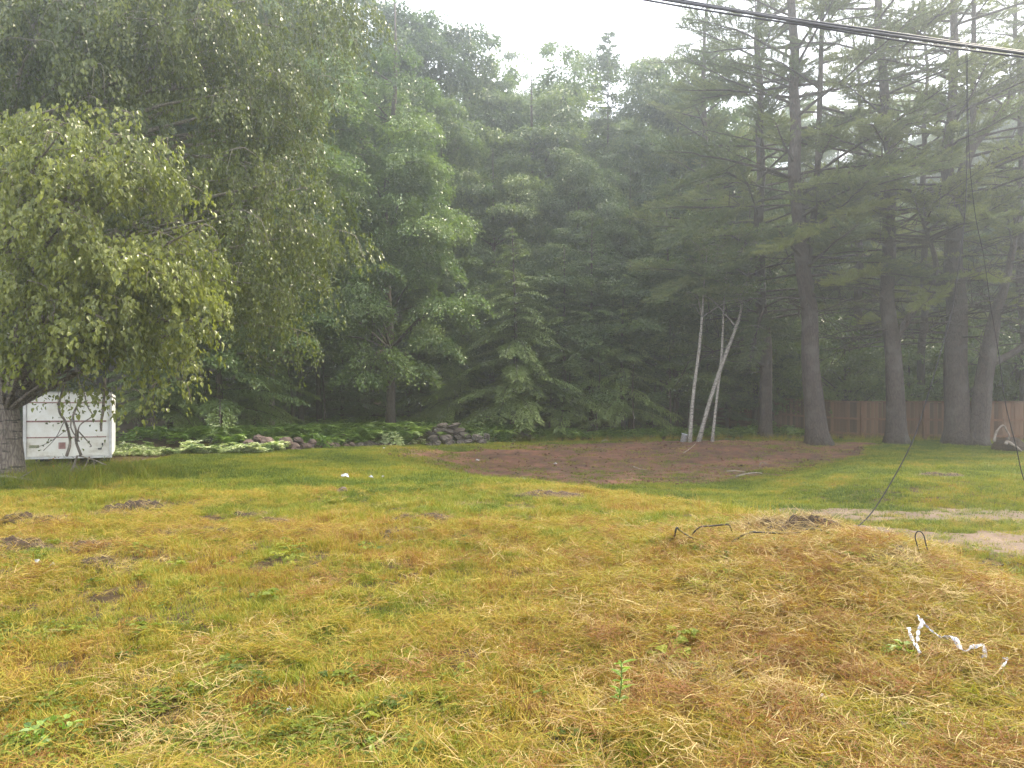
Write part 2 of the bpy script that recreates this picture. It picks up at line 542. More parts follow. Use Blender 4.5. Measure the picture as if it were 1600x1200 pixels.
# ------------------------------------------------------------------ ground, dirt, track
GX, GY0, GY1 = 105.0, -45.0, 112.0
ux = np.linspace(-1, 1, 281)
gx = 4.0 * np.sinh(ux * math.asinh(GX / 4.0))
gy = np.concatenate([np.linspace(GY0, 0.8, 40), np.geomspace(1.0, GY1, 300)])
X, Y = np.meshgrid(gx, gy)
Z = height(X, Y)


def grid_quads(nx, ny):
    i = np.arange(ny - 1)[:, None] * nx + np.arange(nx - 1)[None]
    return np.stack([i, i + 1, i + nx + 1, i + nx], -1).reshape(-1, 4)


WOODEDGE = [(-30, 24), (-15, 24.6), (-10.2, 25.2), (-6, 29.2), (-2.2, 32), (1, 33.5), (9, 33.2), (13, 33), (24, 31.5), (60, 31), (60, 120), (-60, 120), (-60, 24)]
mb = MB()
wood = sstep(-.5, 1.5, poly_sd(X.ravel(), Y.ravel(), WOODEDGE))
mb.add(np.stack([X, Y, Z], -1), grid_quads(len(gx), len(gy)), None, wood)
tag(mb.obj("ground", M['ground'], smooth=True), kind="structure")


def patch(name, mat, x0, x1, y0, y1, step, maskf, up=.03, bump=.03):
    """a sheet that dips under the ground at a ragged edge"""
    xs = np.arange(x0, x1, step); ys = np.arange(y0, y1, step)
    X, Y = np.meshgrid(xs, ys)
    mk = maskf(X, Y)
    z = height(X, Y) + np.clip(mk, -1, 1) * up + np.clip(mk, 0, 1) * bump * (fbm(X * 2.4, Y * 2.4, 31) - .35)
    Q = grid_quads(len(xs), len(ys))
    keep = (mk.ravel()[Q] > -0.75).any(1)
    Q = Q[keep]
    used = np.unique(Q)
    remap = np.full(X.size, -1); remap[used] = np.arange(len(used))
    mb = MB()
    mb.add(np.stack([X, Y, z], -1).reshape(-1, 3)[used], remap[Q])
    o = mb.obj(name, mat, smooth=True)
    tag(o, kind="structure")
    return o


def dirt_mask(x, y):
    return np.clip(poly_sd(x, y, DIRT) / .7 + 3.4 * (fbm(x * .8, y * 1.1, 40) - .5), -1, 1)


RUT1 = [(2.5, 14.4), (5, 14.6), (8, 14.2), (14, 13.2), (25, 12.5)]
RUT2 = [(3.2, 12.9), (5, 12.6), (7, 11.5), (12, 10.3), (25, 9.6)]


def track_mask(x, y):
    d1, _ = seg_dist(x, y, RUT1, False); d2, _ = seg_dist(x, y, RUT2, False)
    wd = .55 + .45 * sstep(4, 8, x)
    return np.clip((wd - np.minimum(d1, d2)) / .35 + 3.0 * (fbm(x * 1.3, y * 1.6, 44) - .5), -1, 1)


patch("dirt_patch", M['soil'], -6, 16, 16, 34, .12, dirt_mask, up=.035, bump=.10)
patch("gravel_track", M['gravel'], 1.5, 26, 8.5, 16, .10, track_mask, up=.03, bump=.03)

# ------------------------------------------------------------------ haze (closed air round the yard and the wood)
ZTOP = 40.0
hb = MB()
bx = [(-GX - 3, GY0 - 3), (GX + 3, GY0 - 3), (GX + 3, GY1 + 3), (-GX - 3, GY1 + 3)]
zb = float(Z.min()) - 1.0
hv = [(x, y, zb) for x, y in bx] + [(x, y, ZTOP) for x, y in bx]
hb.add(hv, [[0, 3, 2, 1], [4, 5, 6, 7], [0, 1, 5, 4], [1, 2, 6, 5], [2, 3, 7, 6], [3, 0, 4, 7]])
hm, hnt = newmat("haze")
pv = nd(hnt, "VolumePrincipled")
pv.inputs['Color'].default_value = (.88, .94, 1.0, 1)
pv.inputs['Density'].default_value = HAZE_DENSITY
pv.inputs['Density Attribute'].default_value = ""
pv.inputs['Anisotropy'].default_value = HAZE_G
ho = nd(hnt, "OutputMaterial")
hnt.links.new(pv.outputs[0], ho.inputs['Volume'])
try:
    hm.cycles.homogeneous_volume = True
except Exception:
    pass
tag(hb.obj("haze", hm), kind="stuff")


# ------------------------------------------------------------------ tree builders
def pad_clump(mb, c, a, n, leaf, out, flat=.22, droop=.35, twigs=9, hexa=False, tone=.5):
    """a layered spray of leaves round c: twigs fan out, leaves sit along them"""
    th = rng.random(twigs) * 2 * math.pi
    ln = a * (.55 + .6 * rng.random(twigs))
    k = rng.integers(0, twigs, n)
    s = (.12 + .88 * np.sqrt(rng.random(n)))
    r = ln[k] * s
    ox, oy = np.cos(th[k]), np.sin(th[k])
    lat = rng.normal(0, .16 * a, n)
    P = np.stack([c[0] + ox * r - oy * lat, c[1] + oy * r + ox * lat,
                  c[2] + rng.normal(0, flat * a * .5, n) - droop * a * (r / a) ** 2 + .12 * a], 1)
    P += np.array(out) * (r / a * .15)[:, None]
    D = np.stack([ox * .8, oy * .8, np.full(n, -.45)], 1) + rv(n, .45)
    N = np.array([0, 0, 1.0]) + rv(n, .42) + np.stack([ox, oy, 0 * ox], 1) * .3
    sz = rng.uniform(.7, 1.25, n) * leaf
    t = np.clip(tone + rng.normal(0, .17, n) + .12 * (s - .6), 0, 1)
    leaves(mb, P, D, N, sz, sz * .62, t, hexa=hexa)


def hang_clump(mb, c, a, n, leaf, out, strands=14, hang=1.0, hexa=False, tone=.5):
    """birch: fine strands hanging from a small fan of twigs"""
    th = rng.random(strands) * 2 * math.pi
    r0 = a * np.sqrt(rng.random(strands))
    hl = hang * rng.uniform(.4, 1.15, strands)
    k = rng.integers(0, strands, n)
    s = rng.random(n)
    dx, dy = np.cos(th[k]), np.sin(th[k])
    spread = r0[k] + .35 * a * np.sin(s * 1.6)
    P = np.stack([c[0] + dx * spread, c[1] + dy * spread, c[2] - .25 * r0[k] ** 2 / a - s * hl[k]], 1)
    P += rng.normal(0, .055 * a + .02, (n, 3))
    P += np.array(out) * (.2 * s * hl[k])[:, None]
    leaf = leaf * rng.uniform(.8, 1.15)
    D = np.array([0, 0, -1.0]) + np.stack([dx, dy, 0 * dx], 1) * .35 + rv(n, .42)
    N = np.stack([dx, dy, np.full(n, .55)], 1) + rv(n, .5)
    sz = rng.uniform(.5, 1.3, n) * leaf
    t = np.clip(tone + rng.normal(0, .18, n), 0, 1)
    leaves(mb, P, D, N, sz, sz * .66, t, hexa=hexa)


def blob_points(b, n, front=.3):
    cx, cy, cz, rx, ry, rz = b
    d = rv(n); d[:, 1] -= front; d[:, 2] += .15
    d = norm(d)
    f = .45 + .55 * rng.random(n) ** .6
    P = np.array([cx, cy, cz]) + d * f[:, None] * np.array([rx, ry, rz])
    return P + rv(n, .10) * np.array([rx, ry, rz]), d


def broad_tree(name, label, base, trunk_pts, trunk_r, blobs, leaf, leafmat, bark, style='pad', clump=1.0, per=160,
               group=None, hang=1.0, hexa=False, flat=.22, droop=.35, front=.3, limbs=.6, tone=.5, cat="tree", extra=(), limb_r=1.0):
    """blobs: [(cx,cy,cz,rx,ry,rz,n)] in world space; trunk_pts in world space"""
    base = np.array(base, float)
    tp = curve(np.array(trunk_pts, float) - base, 14)
    tr = np.interp(np.linspace(0, 1, 14), np.linspace(0, 1, len(trunk_r)), trunk_r)
    tm = MB(); cm = MB()
    tr2 = tr.copy(); tr2[0] *= 1.3
    tube(tm, tp, tr2, k=10, rough=.12)
    cl = []
    for b in blobs:
        P, d = blob_points(b[:6], b[6], front)
        cl += list(zip(P - base, d, rng.uniform(.75, 1.3, b[6]) * clump))
    for e in extra:
        cl.append((np.array(e[:3]) - base, np.array([0, -1, .1]), e[3]))
    for p, d, a in cl:
        # limb from the trunk up and out to the clump
        if rng.random() < limbs:
            hd = math.hypot(*(p[:2] - tp[-1][:2]))
            zt = p[2] - .55 * hd - .3
            i = int(np.clip(np.searchsorted(tp[:, 2], zt), 3, 13))
            st = tp[i]
            mid = st * .45 + p * .55 + np.array([0, 0, .10 * hd]) + rv(1, .12)[0]
            ln = np.linalg.norm(p - st)
            r0 = min(tr[i] * .55, .012 * ln + .012) * limb_r
            tube(tm, curve([st, mid, p], 7), np.linspace(r0, .007, 7), k=5, cap=False)
        n = max(12, int(per * (a / clump) ** 2 * rng.uniform(.8, 1.2)))
        tn = tone + rng.normal(0, .15)
        if style == 'pad':
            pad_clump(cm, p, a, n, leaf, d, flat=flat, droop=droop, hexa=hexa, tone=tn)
            for q in range(3):
                th = rng.random() * 6.28
                e = p + np.array([math.cos(th) * a * .8, math.sin(th) * a * .8, -droop * a * .6])
                tube(tm, [p, (p + e) / 2 + [0, 0, .1 * a], e], [.010, .007, .004], k=3, cap=False)
        else:
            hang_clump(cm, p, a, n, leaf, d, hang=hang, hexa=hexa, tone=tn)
            for q in range(3):
                th = rng.random() * 6.28
                e = p + np.array([math.cos(th) * a * .9, math.sin(th) * a * .9, -hang * .7])
                tube(tm, curve([p, p + (e - p) * [.7, .7, .25], e], 5), np.linspace(.009, .003, 5), k=3, cap=False)
    root = empty(name, base, label, cat, group)
    tm.obj("trunk", bark, root, smooth=True)
    cm.obj("crown", leafmat, root)
    return root


def flat_spray(mb, tm, p0, d, ln, leafL, step, width, droop, tone, up=np.array([0, 0, 1.0])):
    """hemlock-like branch: a flat drooping fan of twigs lined with short needles"""
    n = max(5, int(ln / .12))
    s = np.linspace(0, 1, n)
    d = np.array([d[0], d[1], d[2]]); d /= np.linalg.norm(d)
    ax = p0 + d * (s * ln)[:, None] + np.array([0, 0, -1.0]) * (droop * ln * s ** 2)[:, None]
    tube(tm, ax[::max(1, n // 6)], np.linspace(.012 + .006 * ln, .004, len(ax[::max(1, n // 6)])), k=4, cap=False)
    tg = norm(np.gradient(ax, axis=0))
    sd = norm(np.cross(tg, up))
    P_, D_, N_, T_ = [], [], [], []
    for i in range(1, n):
        w = width * ln * (1 - .72 * s[i]) * min(1, .25 + s[i] * 3)
        for sg in (-1, 1):
            tl = w * rng.uniform(.65, 1.15)
            m = max(2, int(tl / step))
            u = (np.arange(m) + rng.random()) / m
            td = tg[i] * .62 + sd[i] * sg * .78
            pts = ax[i] + td * (u * tl)[:, None] + np.array([0, 0, -1.0]) * (.30 * tl * u ** 2)[:, None]
            for side in (-1, 1):
                P_.append(pts + rv(m, .01)); 
                D_.append(td + sd[i] * side * .5 + tg[i] * .3 * side + np.array([0, 0, -.30]) * u[:, None] + rv(m, .22))
                N_.append(up + rv(m, .28) + 0 * pts)
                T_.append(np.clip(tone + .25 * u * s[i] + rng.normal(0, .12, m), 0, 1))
    P_ = np.concatenate(P_); D_ = np.concatenate(D_); N_ = np.concatenate(N_); T_ = np.concatenate(T_)
    L = leafL * rng.uniform(.7, 1.3, len(P_))
    leaves(mb, P_, D_, N_, L, L * .40, T_, fold=.05)


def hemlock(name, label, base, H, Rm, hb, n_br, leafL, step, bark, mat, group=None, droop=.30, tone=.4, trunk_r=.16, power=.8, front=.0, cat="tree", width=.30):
    base = np.array(base, float)
    tm = MB(); cm = MB()
    wob = rv(1, .15)[0]
    tp = curve([(0, 0, -.2), (wob[0], wob[1], H * .4), (0, 0, H)], 12)
    tube(tm, tp, np.linspace(trunk_r, .012, 12), k=8, rough=.1)
    for i in range(n_br):
        t = (i + rng.random()) / n_br
        z = hb + (H * .985 - hb) * t
        ln = Rm * (1 - t) ** power * rng.uniform(.7, 1.15) + .18
        az = i * 2.39996 + rng.normal(0, .4)
        if front and rng.random() < front:
            az = -math.pi / 2 + rng.normal(0, .9)
        el = .28 * (1 - t) * 0 + .12 + .6 * t ** 3
        d = np.array([math.cos(az), math.sin(az), el])
        p0 = np.array([np.interp(z, tp[:, 2], tp[:, 0]), np.interp(z, tp[:, 2], tp[:, 1]), z])
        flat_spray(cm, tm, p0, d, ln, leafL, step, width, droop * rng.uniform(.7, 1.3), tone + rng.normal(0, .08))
    root = empty(name, base, label, cat, group)
    tm.obj("trunk", bark, root, smooth=True)
    cm.obj("crown", mat, root)
    return root


def pine_branch(cm, tm, p0, d, ln, sweep, tone, start=.35, dens=1.0, needle=.12, r0=None, twl=.34):
    n = 12
    s = np.linspace(0, 1, n)
    d = np.array(d, float); d /= np.linalg.norm(d)
    ax = p0 + d * (s * ln)[:, None]
    ax[:, 2] += sweep * ln * s ** 2
    ax += np.cumsum(rv(n, .025 * ln / 3), 0) * np.linspace(0, 1, n)[:, None]
    r0 = r0 or (.012 + .011 * ln)
    tube(tm, ax, np.linspace(r0, .006, n), k=5, cap=False)
    tg = norm(np.gradient(ax, axis=0))
    nt_ = int(ln * 11 * dens)
    P_, D_, T_ = [], [], []
    for k in range(nt_):
        u = start + (1 - start) * (k + rng.random()) / nt_
        i = min(n - 1, int(u * (n - 1)))
        c = ax[i] + (ax[min(i + 1, n - 1)] - ax[i]) * (u * (n - 1) - i)
        sg = 1 if k % 2 else -1
        side = np.cross(tg[i], [0, 0, 1.0]); side /= np.linalg.norm(side) + 1e-9
        td = tg[i] * .7 + side * sg * rng.uniform(.3, .95) + np.array([0, 0, rng.uniform(-.05, .30)])
        td /= np.linalg.norm(td)
        tl = (twl * ln * (1 - .6 * u) * rng.uniform(.5, 1.1)) * (.5 + .5 * min(1, (u - start) * 4 + .2))
        tl = min(tl, 1.3)
        e = c + td * tl
        if tl > .35:
            tube(tm, [c, e], [.007, .003], k=3, cap=False)
        m = max(2, int(tl / .085))
        f = (np.arange(m) + rng.random(m)) / m
        f = .2 + .8 * f
        pts = c + td * (f * tl)[:, None]
        pts[:, 2] += .06 * tl * f ** 2
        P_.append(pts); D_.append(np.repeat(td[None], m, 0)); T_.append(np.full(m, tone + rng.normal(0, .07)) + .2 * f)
    if not P_: return
    P_ = np.concatenate(P_); D_ = np.concatenate(D_); T_ = np.concatenate(T_)
    K = 10
    P = np.repeat(P_, K, 0) + rv(len(P_) * K, .012)
    D = np.repeat(D_, K, 0) + rv(len(P_) * K, .55) + np.array([0, 0, .18])
    T = np.clip(np.repeat(T_, K) + rng.normal(0, .08, len(P)), 0, 1)
    needles(cm, P, D, rv(len(P)), needle * rng.uniform(.7, 1.2, len(P)), .021, T)


def dead_branch(tm, p0, d, ln, sweep, r0, sub=5):
    n = 8
    s = np.linspace(0, 1, n)
    d = np.array(d, float); d /= np.linalg.norm(d)
    ax = p0 + d * (s * ln)[:, None]; ax[:, 2] += sweep * ln * s ** 2
    ax += np.cumsum(rv(n, .03 * ln / 2), 0) * np.linspace(0, 1, n)[:, None]
    tube(tm, ax, np.linspace(r0, .005, n), k=5, cap=False)
    for k in range(sub):
        i = rng.integers(2, n - 1)
        e = ax[i] + (d * .6 + rv(1, .5)[0]) * ln * rng.uniform(.15, .4)
        m = (ax[i] + e) / 2 + rv(1, .05)[0]
        tube(tm, curve([ax[i], m, e], 5), np.linspace(r0 * .45, .003, 5), k=4, cap=False)


def pine(name, label, base, trunks, z_live, n_br, blen, group=None, tone=.45, dead=10, explicit=(), z_dead=(2.2, 6), dens=1.0, front=0.0, cat="tree", leans=()):
    """trunks: list of (points world, radii)"""
    base = np.array(base, float)
    tm = MB(); cm = MB()
    paths = []
    for pts, rad in trunks:
        tp = curve(np.array(pts, float) - base, 26)
        tr = np.interp(np.linspace(0, 1, 26), np.linspace(0, 1, len(rad)), rad)
        if len(paths) == 0:
            tr = tr * .9
            tr[0] *= 1.6; tr[1] *= 1.10
            ph = rng.random() * 6
            bend = np.clip(tp[:, 2] / 6, 0, 1)
            tp[:, 0] += .13 * bend * np.sin(tp[:, 2] * .55 + ph) + .05 * bend * np.sin(tp[:, 2] * 1.7 + ph)
        tube(tm, tp, tr, k=26, rough=.07, furrow=.07)
        paths.append((tp, tr))
    tp, tr = paths[0]
    H = max(p[0][-1, 2] for p in paths)
    for i in range(n_br):
        q, qr = paths[i % len(paths)] if len(paths) > 1 and rng.random() < .5 else paths[0]
        lo = max(z_live, q[0, 2]); hi = q[-1, 2]
        t = (i + rng.random()) / n_br
        z = lo + (hi - lo) * t
        p0 = np.array([np.interp(z, q[:, 2], q[:, 0]), np.interp(z, q[:, 2], q[:, 1]), z])
        az = i * 2.39996 + rng.normal(0, .5)
        if front and rng.random() < front:
            az = -math.pi / 2 + rng.normal(0, 1.0)
        ln = blen * (1 - .75 * t ** 1.6) * rng.uniform(.6, 1.15)
        d = (math.cos(az), math.sin(az), rng.uniform(-.05, .25) + .3 * t)
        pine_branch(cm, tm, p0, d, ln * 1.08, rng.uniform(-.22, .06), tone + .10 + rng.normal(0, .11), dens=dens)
    for e in explicit:                       # (start world, end world, sweep)
        a = np.array(e[0]) - base; b = np.array(e[1]) - base
        dd = b - a; ln = np.linalg.norm(dd); dd = dd / ln; dd[2] -= e[2]
        pine_branch(cm, tm, a, dd, ln, e[2], tone + (e[3] if len(e) > 3 else .15), start=.2, dens=2.0, needle=.14, r0=.05)
    for i in range(int(dead * 1.4)):
        q, qr = paths[rng.integers(0, len(paths))]
        z = rng.uniform(*z_dead)
        p0 = np.array([np.interp(z, q[:, 2], q[:, 0]), np.interp(z, q[:, 2], q[:, 1]), z])
        az = rng.random() * 6.28
        dead_branch(tm, p0, (math.cos(az), math.sin(az), rng.uniform(-.15, .35)), rng.uniform(1.4, 4.0), rng.uniform(-.25, .1), rng.uniform(.025, .055), sub=7)
    root = empty(name, base, label, cat, group)
    tm.obj("trunk", M['bark_pine'], root, smooth=True)
    cm.obj("crown", M['pine'], root)
    return root


def gp(px, d, dz=0.0):
    x = (px - 800) / F * d
    return np.array([x, d, h1(x, d) + dz])


def hit(px, py, dmax=60):
    """where the line of sight through a photo pixel first meets the ground (survey)"""
    d = np.arange(2.2, dmax, .01)
    x = (px - 800) / F * d
    zr = EYE + (HOR - py) / F * d
    k = np.argmax(zr <= height(x, d))
    if not (zr <= height(x, d)).any(): k = len(d) - 1
    return np.array([x[k], d[k], h1(x[k], d[k])])


def blob(px, py, d, wpx, hpx, n, depth=None):
    c = Wp(px, py, d)
    rx = wpx / F * d / 2; rz = hpx / F * d / 2
    return (c[0], c[1], c[2], rx, depth or rx, rz, n)


# ------------------------------------------------------------------ the near birches on the left
b = gp(14, 15.3)
broad_tree("birch_tree", "old birch at the left edge, thick rough trunk and low bright drooping leaves", b,
           [b + [0, 0, -.2], Wp(8, 660, 15.3), Wp(-6, 560, 15.3), Wp(-40, 400, 15.2), Wp(-70, 150, 15), Wp(-90, -250, 15)],
           [.32, .27, .235, .20, .16, .05],
           [blob(150, 330, 14.0, 300, 300, 46, 1.7), blob(140, 462, 14.2, 330, 200, 40, 1.6), blob(230, 440, 14, 150, 260, 20, 1.2), blob(60, 250, 14.4, 220, 160, 18, 1.4)],
           .098, M['birch_leaf'], M['bark_birch'], style='hang', clump=.58, per=230, hang=.65,
           extra=[(*Wp(x, y, 13.8 + .1 * (i % 4)), .26 + .05 * (i % 3)) for i, (x, y) in enumerate(((300, 420), (312, 500), (290, 560), (245, 598), (205, 606), (330, 470), (262, 215), (300, 290), (190, 172), (100, 165), (50, 175), (150, 600), (95, 596), (338, 390), (275, 590), (222, 560), (320, 350), (140, 150)))], hexa=True, front=.45, limbs=.32, tone=.66, limb_r=1.2)
b = gp(-40, 17.5)
broad_tree("birch_tree", "great weeping birch behind the old trunk, its crown filling the upper left", b,
           [b + [0, 0, -.2], b + [.1, .1, 3], b + [.6, .2, 7], b + [1.6, .2, 12], b + [2.6, 0, 17]],
           [.26, .22, .17, .11, .03],
           [blob(240, 120, 18.5, 470, 380, 95, 3.2), blob(430, 300, 18.5, 210, 420, 60, 2.2), blob(330, 10, 19, 500, 300, 60, 3), blob(60, 60, 18, 300, 300, 40, 2.6), blob(300, 380, 18.8, 280, 220, 34, 2)],
           .100, M['birch_leaf'], M['bark_grey'], style='hang', clump=.74, per=370, hang=1.1, front=.4, limbs=.45, tone=.42)

# ------------------------------------------------------------------ edge of the wood, left and centre
b = gp(424, 31)
broad_tree("maple_tree", "leafy tree with a pale slim twin stem and layered boughs over the garden bed", b,
           [b + [0, 0, -.2], b + [.05, 0, 3], b + [.1, 0, 7], b + [.2, 0, 11], b + [.3, 0, 14]], [.11, .10, .085, .06, .02],
           [blob(430, 470, 29.5, 220, 230, 26, 2.2), blob(470, 330, 30, 220, 260, 24, 2.4), blob(500, 200, 31, 200, 200, 14, 2.4)],
           .125, M['maple_leaf'], M['bark_grey'], clump=1.0, per=520, front=.5, tone=.62,
           extra=[(*Wp(440, 450, 28.6), 1.2), (*Wp(390, 520, 28.6), 1.1), (*Wp(500, 500, 28.8), 1.1), (*Wp(340, 560, 27), 1.0)])
b = gp(610, 34)
broad_tree("maple_tree", "dark green maple in the centre left with tiered boughs reaching down to the bed", b,
           [b + [0, 0, -.2], b + [0, 0, 4], b + [-.3, .1, 9], b + [.2, 0, 15], b + [.2, 0, 19]], [.22, .19, .16, .10, .03],
           [blob(600, 470, 31.5, 260, 240, 22, 2.4), blob(600, 310, 33, 260, 240, 30, 3), blob(570, 180, 34, 180, 220, 24, 2.8)],
           .14, M['maple_leaf'], M['bark_dark'], clump=1.3, per=700, front=.5, tone=.68, droop=.5,
           extra=[(*Wp(590, 560, 30.2), 1.7), (*Wp(560, 590, 30), 1.2), (*Wp(640, 580, 30.4), 1.3), (*Wp(550, 470, 30.5), 1.5), (*Wp(690, 480, 31), 1.4),
                  (*Wp(660, 410, 31.5), 1.6), (*Wp(560, 350, 31.8), 1.7), (*Wp(640, 300, 32), 1.6), (*Wp(730, 470, 31.5), 1.2)])
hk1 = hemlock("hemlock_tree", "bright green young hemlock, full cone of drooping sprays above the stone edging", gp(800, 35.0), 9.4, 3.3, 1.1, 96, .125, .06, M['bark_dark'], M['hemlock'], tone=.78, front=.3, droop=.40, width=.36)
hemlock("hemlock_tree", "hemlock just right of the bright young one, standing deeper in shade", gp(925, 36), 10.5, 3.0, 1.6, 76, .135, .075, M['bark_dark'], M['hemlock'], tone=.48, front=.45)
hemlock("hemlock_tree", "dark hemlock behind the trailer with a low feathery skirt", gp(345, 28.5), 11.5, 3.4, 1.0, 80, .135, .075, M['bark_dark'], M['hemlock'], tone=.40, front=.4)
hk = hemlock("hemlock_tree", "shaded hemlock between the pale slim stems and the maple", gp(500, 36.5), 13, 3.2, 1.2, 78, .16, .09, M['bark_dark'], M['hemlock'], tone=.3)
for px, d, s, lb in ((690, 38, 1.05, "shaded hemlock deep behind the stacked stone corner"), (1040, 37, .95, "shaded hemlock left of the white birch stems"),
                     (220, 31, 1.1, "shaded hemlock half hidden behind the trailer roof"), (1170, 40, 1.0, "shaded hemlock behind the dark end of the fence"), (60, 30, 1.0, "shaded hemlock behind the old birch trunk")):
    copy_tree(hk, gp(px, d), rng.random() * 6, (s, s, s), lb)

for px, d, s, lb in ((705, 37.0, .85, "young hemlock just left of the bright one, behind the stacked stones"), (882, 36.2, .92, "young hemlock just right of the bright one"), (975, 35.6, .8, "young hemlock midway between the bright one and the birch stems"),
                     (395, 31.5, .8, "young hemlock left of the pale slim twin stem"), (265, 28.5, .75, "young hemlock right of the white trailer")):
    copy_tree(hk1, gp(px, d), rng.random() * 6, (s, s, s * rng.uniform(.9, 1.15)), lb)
for i in range(14):
    px = 530 + 610 * (i + rng.random()) / 14
    s = rng.uniform(.28, .5)
    copy_tree(hk, gp(px, rng.uniform(36.0, 40)), rng.random() * 6, (s * 1.7, s * 1.7, s), "low bushy hemlock sapling under the edge of the wood", "low hemlock saplings under the wood's edge")

# ------------------------------------------------------------------ the tall wood behind: kinds, then individuals
def wood_kind(i, H, Rr, hb_, n, clump, per, leaf, tone):
    base = np.array([0, 0, 0.0])
    return broad_tree("wood_tree", "leafy tree", base, [(0, 0, -.3), (.1, 0, H * .3), (-.15, .1, H * .6), (0, 0, H * .97)], [.26, .22, .15, .02],
                      [(0, 0, hb_ + (H - hb_) * .62, Rr * .92, Rr * .92, (H - hb_) * .40, int(n * .55)), (0, 0, hb_ + (H - hb_) * .35, Rr, Rr, (H - hb_) * .36, int(n * .45))],
                      leaf, M['wood_leaf'], M['bark_dark'], clump=clump, per=per, front=.25, tone=tone, limbs=.4, group="leafy trees of the tall wood behind the yard")


kinds = [wood_kind(0, 20, 4.8, 2.2, 92, 1.7, 560, .235, .5), wood_kind(1, 20, 4.3, 2.6, 88, 1.55, 520, .22, .42), wood_kind(2, 20, 5.2, 1.8, 98, 1.7, 560, .235, .58)]
spruce = hemlock("spruce_tree", "narrow dark spire of a conifer rising above the wood behind the yard", gp(950, 47), 23.5, 3.6, 3, 130, .26, .15, M['bark_dark'], M['hemlock'], tone=.45, droop=.22, trunk_r=.22, power=.75)
LBL = "tall leafy tree standing in the hazy wood behind the yard"
GRP = "leafy trees of the tall wood behind the yard"
first = [True] * 3
#      px, d, top_y, kind, width factor
WOODS = [(640, 44, 22, 0, 1.0), (735, 46, 72, 2, .95), (830, 45, 85, 1, 1.05), (885, 50, 92, 2, .8), (1060, 46, 82, 0, .85), (560, 48, 60, 1, 1.0), (985, 42, 250, 1, .8), (1120, 44, 140, 2, .9), (905, 41, 250, 0, .75), (770, 40, 220, 1, .85), (680, 40, 150, 0, .85),
         (470, 40, 10, 2, 1.0), (400, 36, -60, 0, 1.0), (300, 34, -160, 1, 1.0), (160, 32, -200, 2, 1.0), (20, 31, -200, 0, 1.0), (-140, 30, -260, 1, 1.1), (-330, 30, -260, 2, 1.1),
         (520, 56, 30, 0, 1.0), (700, 58, 115, 1, 1.1), (800, 60, 110, 2, 1.0), (1000, 58, 170, 0, 1.0), (1150, 56, 200, 1, 1.1), (1270, 52, 300, 2, 1.0), (1380, 54, 310, 0, 1.0), (1480, 52, 290, 1, 1.0), (1590, 50, 270, 2, 1.0), (1700, 46, 250, 0, 1.0), (1820, 44, 150, 1, 1.0),
         (600, 74, 110, 2, 1.2), (760, 76, 140, 0, 1.2), (900, 74, 170, 1, 1.2), (1050, 76, 190, 2, 1.2), (1200, 72, 170, 0, 1.2), (1310, 74, 190, 1, 1.2), (1440, 72, 130, 2, 1.2), (1560, 70, 150, 0, 1.2), (1640, 72, 120, 2, 1.2), (1740, 66, 220, 1, 1.2), (450, 70, 60, 1, 1.2), (300, 60, 0, 2, 1.2), (120, 56, -40, 0, 1.2), (-80, 52, -80, 1, 1.2), (-300, 48, -120, 2, 1.2)]
WOODS += [(868, 37.5, 395, 2, .9), (985, 37, 400, 1, .95), (1055, 36, 430, 0, 1.0), (710, 37.5, 350, 1, .9), (945, 39, 330, 0, .9), (1110, 38.5, 330, 2, .9), (470, 36, 330, 0, .9), (1180, 37.5, 420, 1, 1.0), (1330, 44, 330, 2, 1.0), (1450, 45, 300, 0, 1.0), (1560, 44, 320, 1, 1.0), (1250, 45, 280, 1, 1.0)]
WLAB = ["broad domed leafy tree, tallest in the middle of the wood's skyline", "leafy tree whose top is just right of the tallest dome", "leafy tree at the middle of the falling skyline",
        "leafy tree just left of the conifer spire, its thin top on the sky", "round topped leafy tree in the gap between the spire and the pines", "hazy leafy tree left of the tallest dome, touching the great birch",
        "lower leafy tree directly below the conifer spire", "leafy tree behind the birch stems at the left side of the pines", "mid height leafy tree in front of the spire", "mid height leafy tree above the bright young hemlock",
        "mid height leafy tree below the tallest dome", "leafy tree close behind the right side of the great birch"]
for wi, (px, d, ty, k, wf) in enumerate(WOODS):
    g = gp(px, d)
    top = EYE + (HOR - ty) / F * d
    s = (top - g[2]) / 20.0
    s = max(.4, s)
    sw = wf * (.55 * s + .35)
    if first[k]:
        o = kinds[k]; o.location = g; o.rotation_euler.z = rng.random() * 6; o.scale = (sw, sw, s); first[k] = False
        o["label"] = WLAB[wi] if wi < len(WLAB) else LBL
    else:
        copy_tree(kinds[k], g, rng.random() * 6, (sw, sw, s), WLAB[wi] if wi < len(WLAB) else LBL, GRP)

# young shade-grown hemlocks filling the floor of the wood
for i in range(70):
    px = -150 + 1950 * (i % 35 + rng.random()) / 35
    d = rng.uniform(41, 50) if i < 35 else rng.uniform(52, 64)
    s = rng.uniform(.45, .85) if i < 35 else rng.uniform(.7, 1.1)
    copy_tree(hk, gp(px, d), rng.random() * 6, (s * 1.25, s * 1.25, s), "young shaded hemlock in the dim floor of the wood", "young hemlocks in the dim wood")

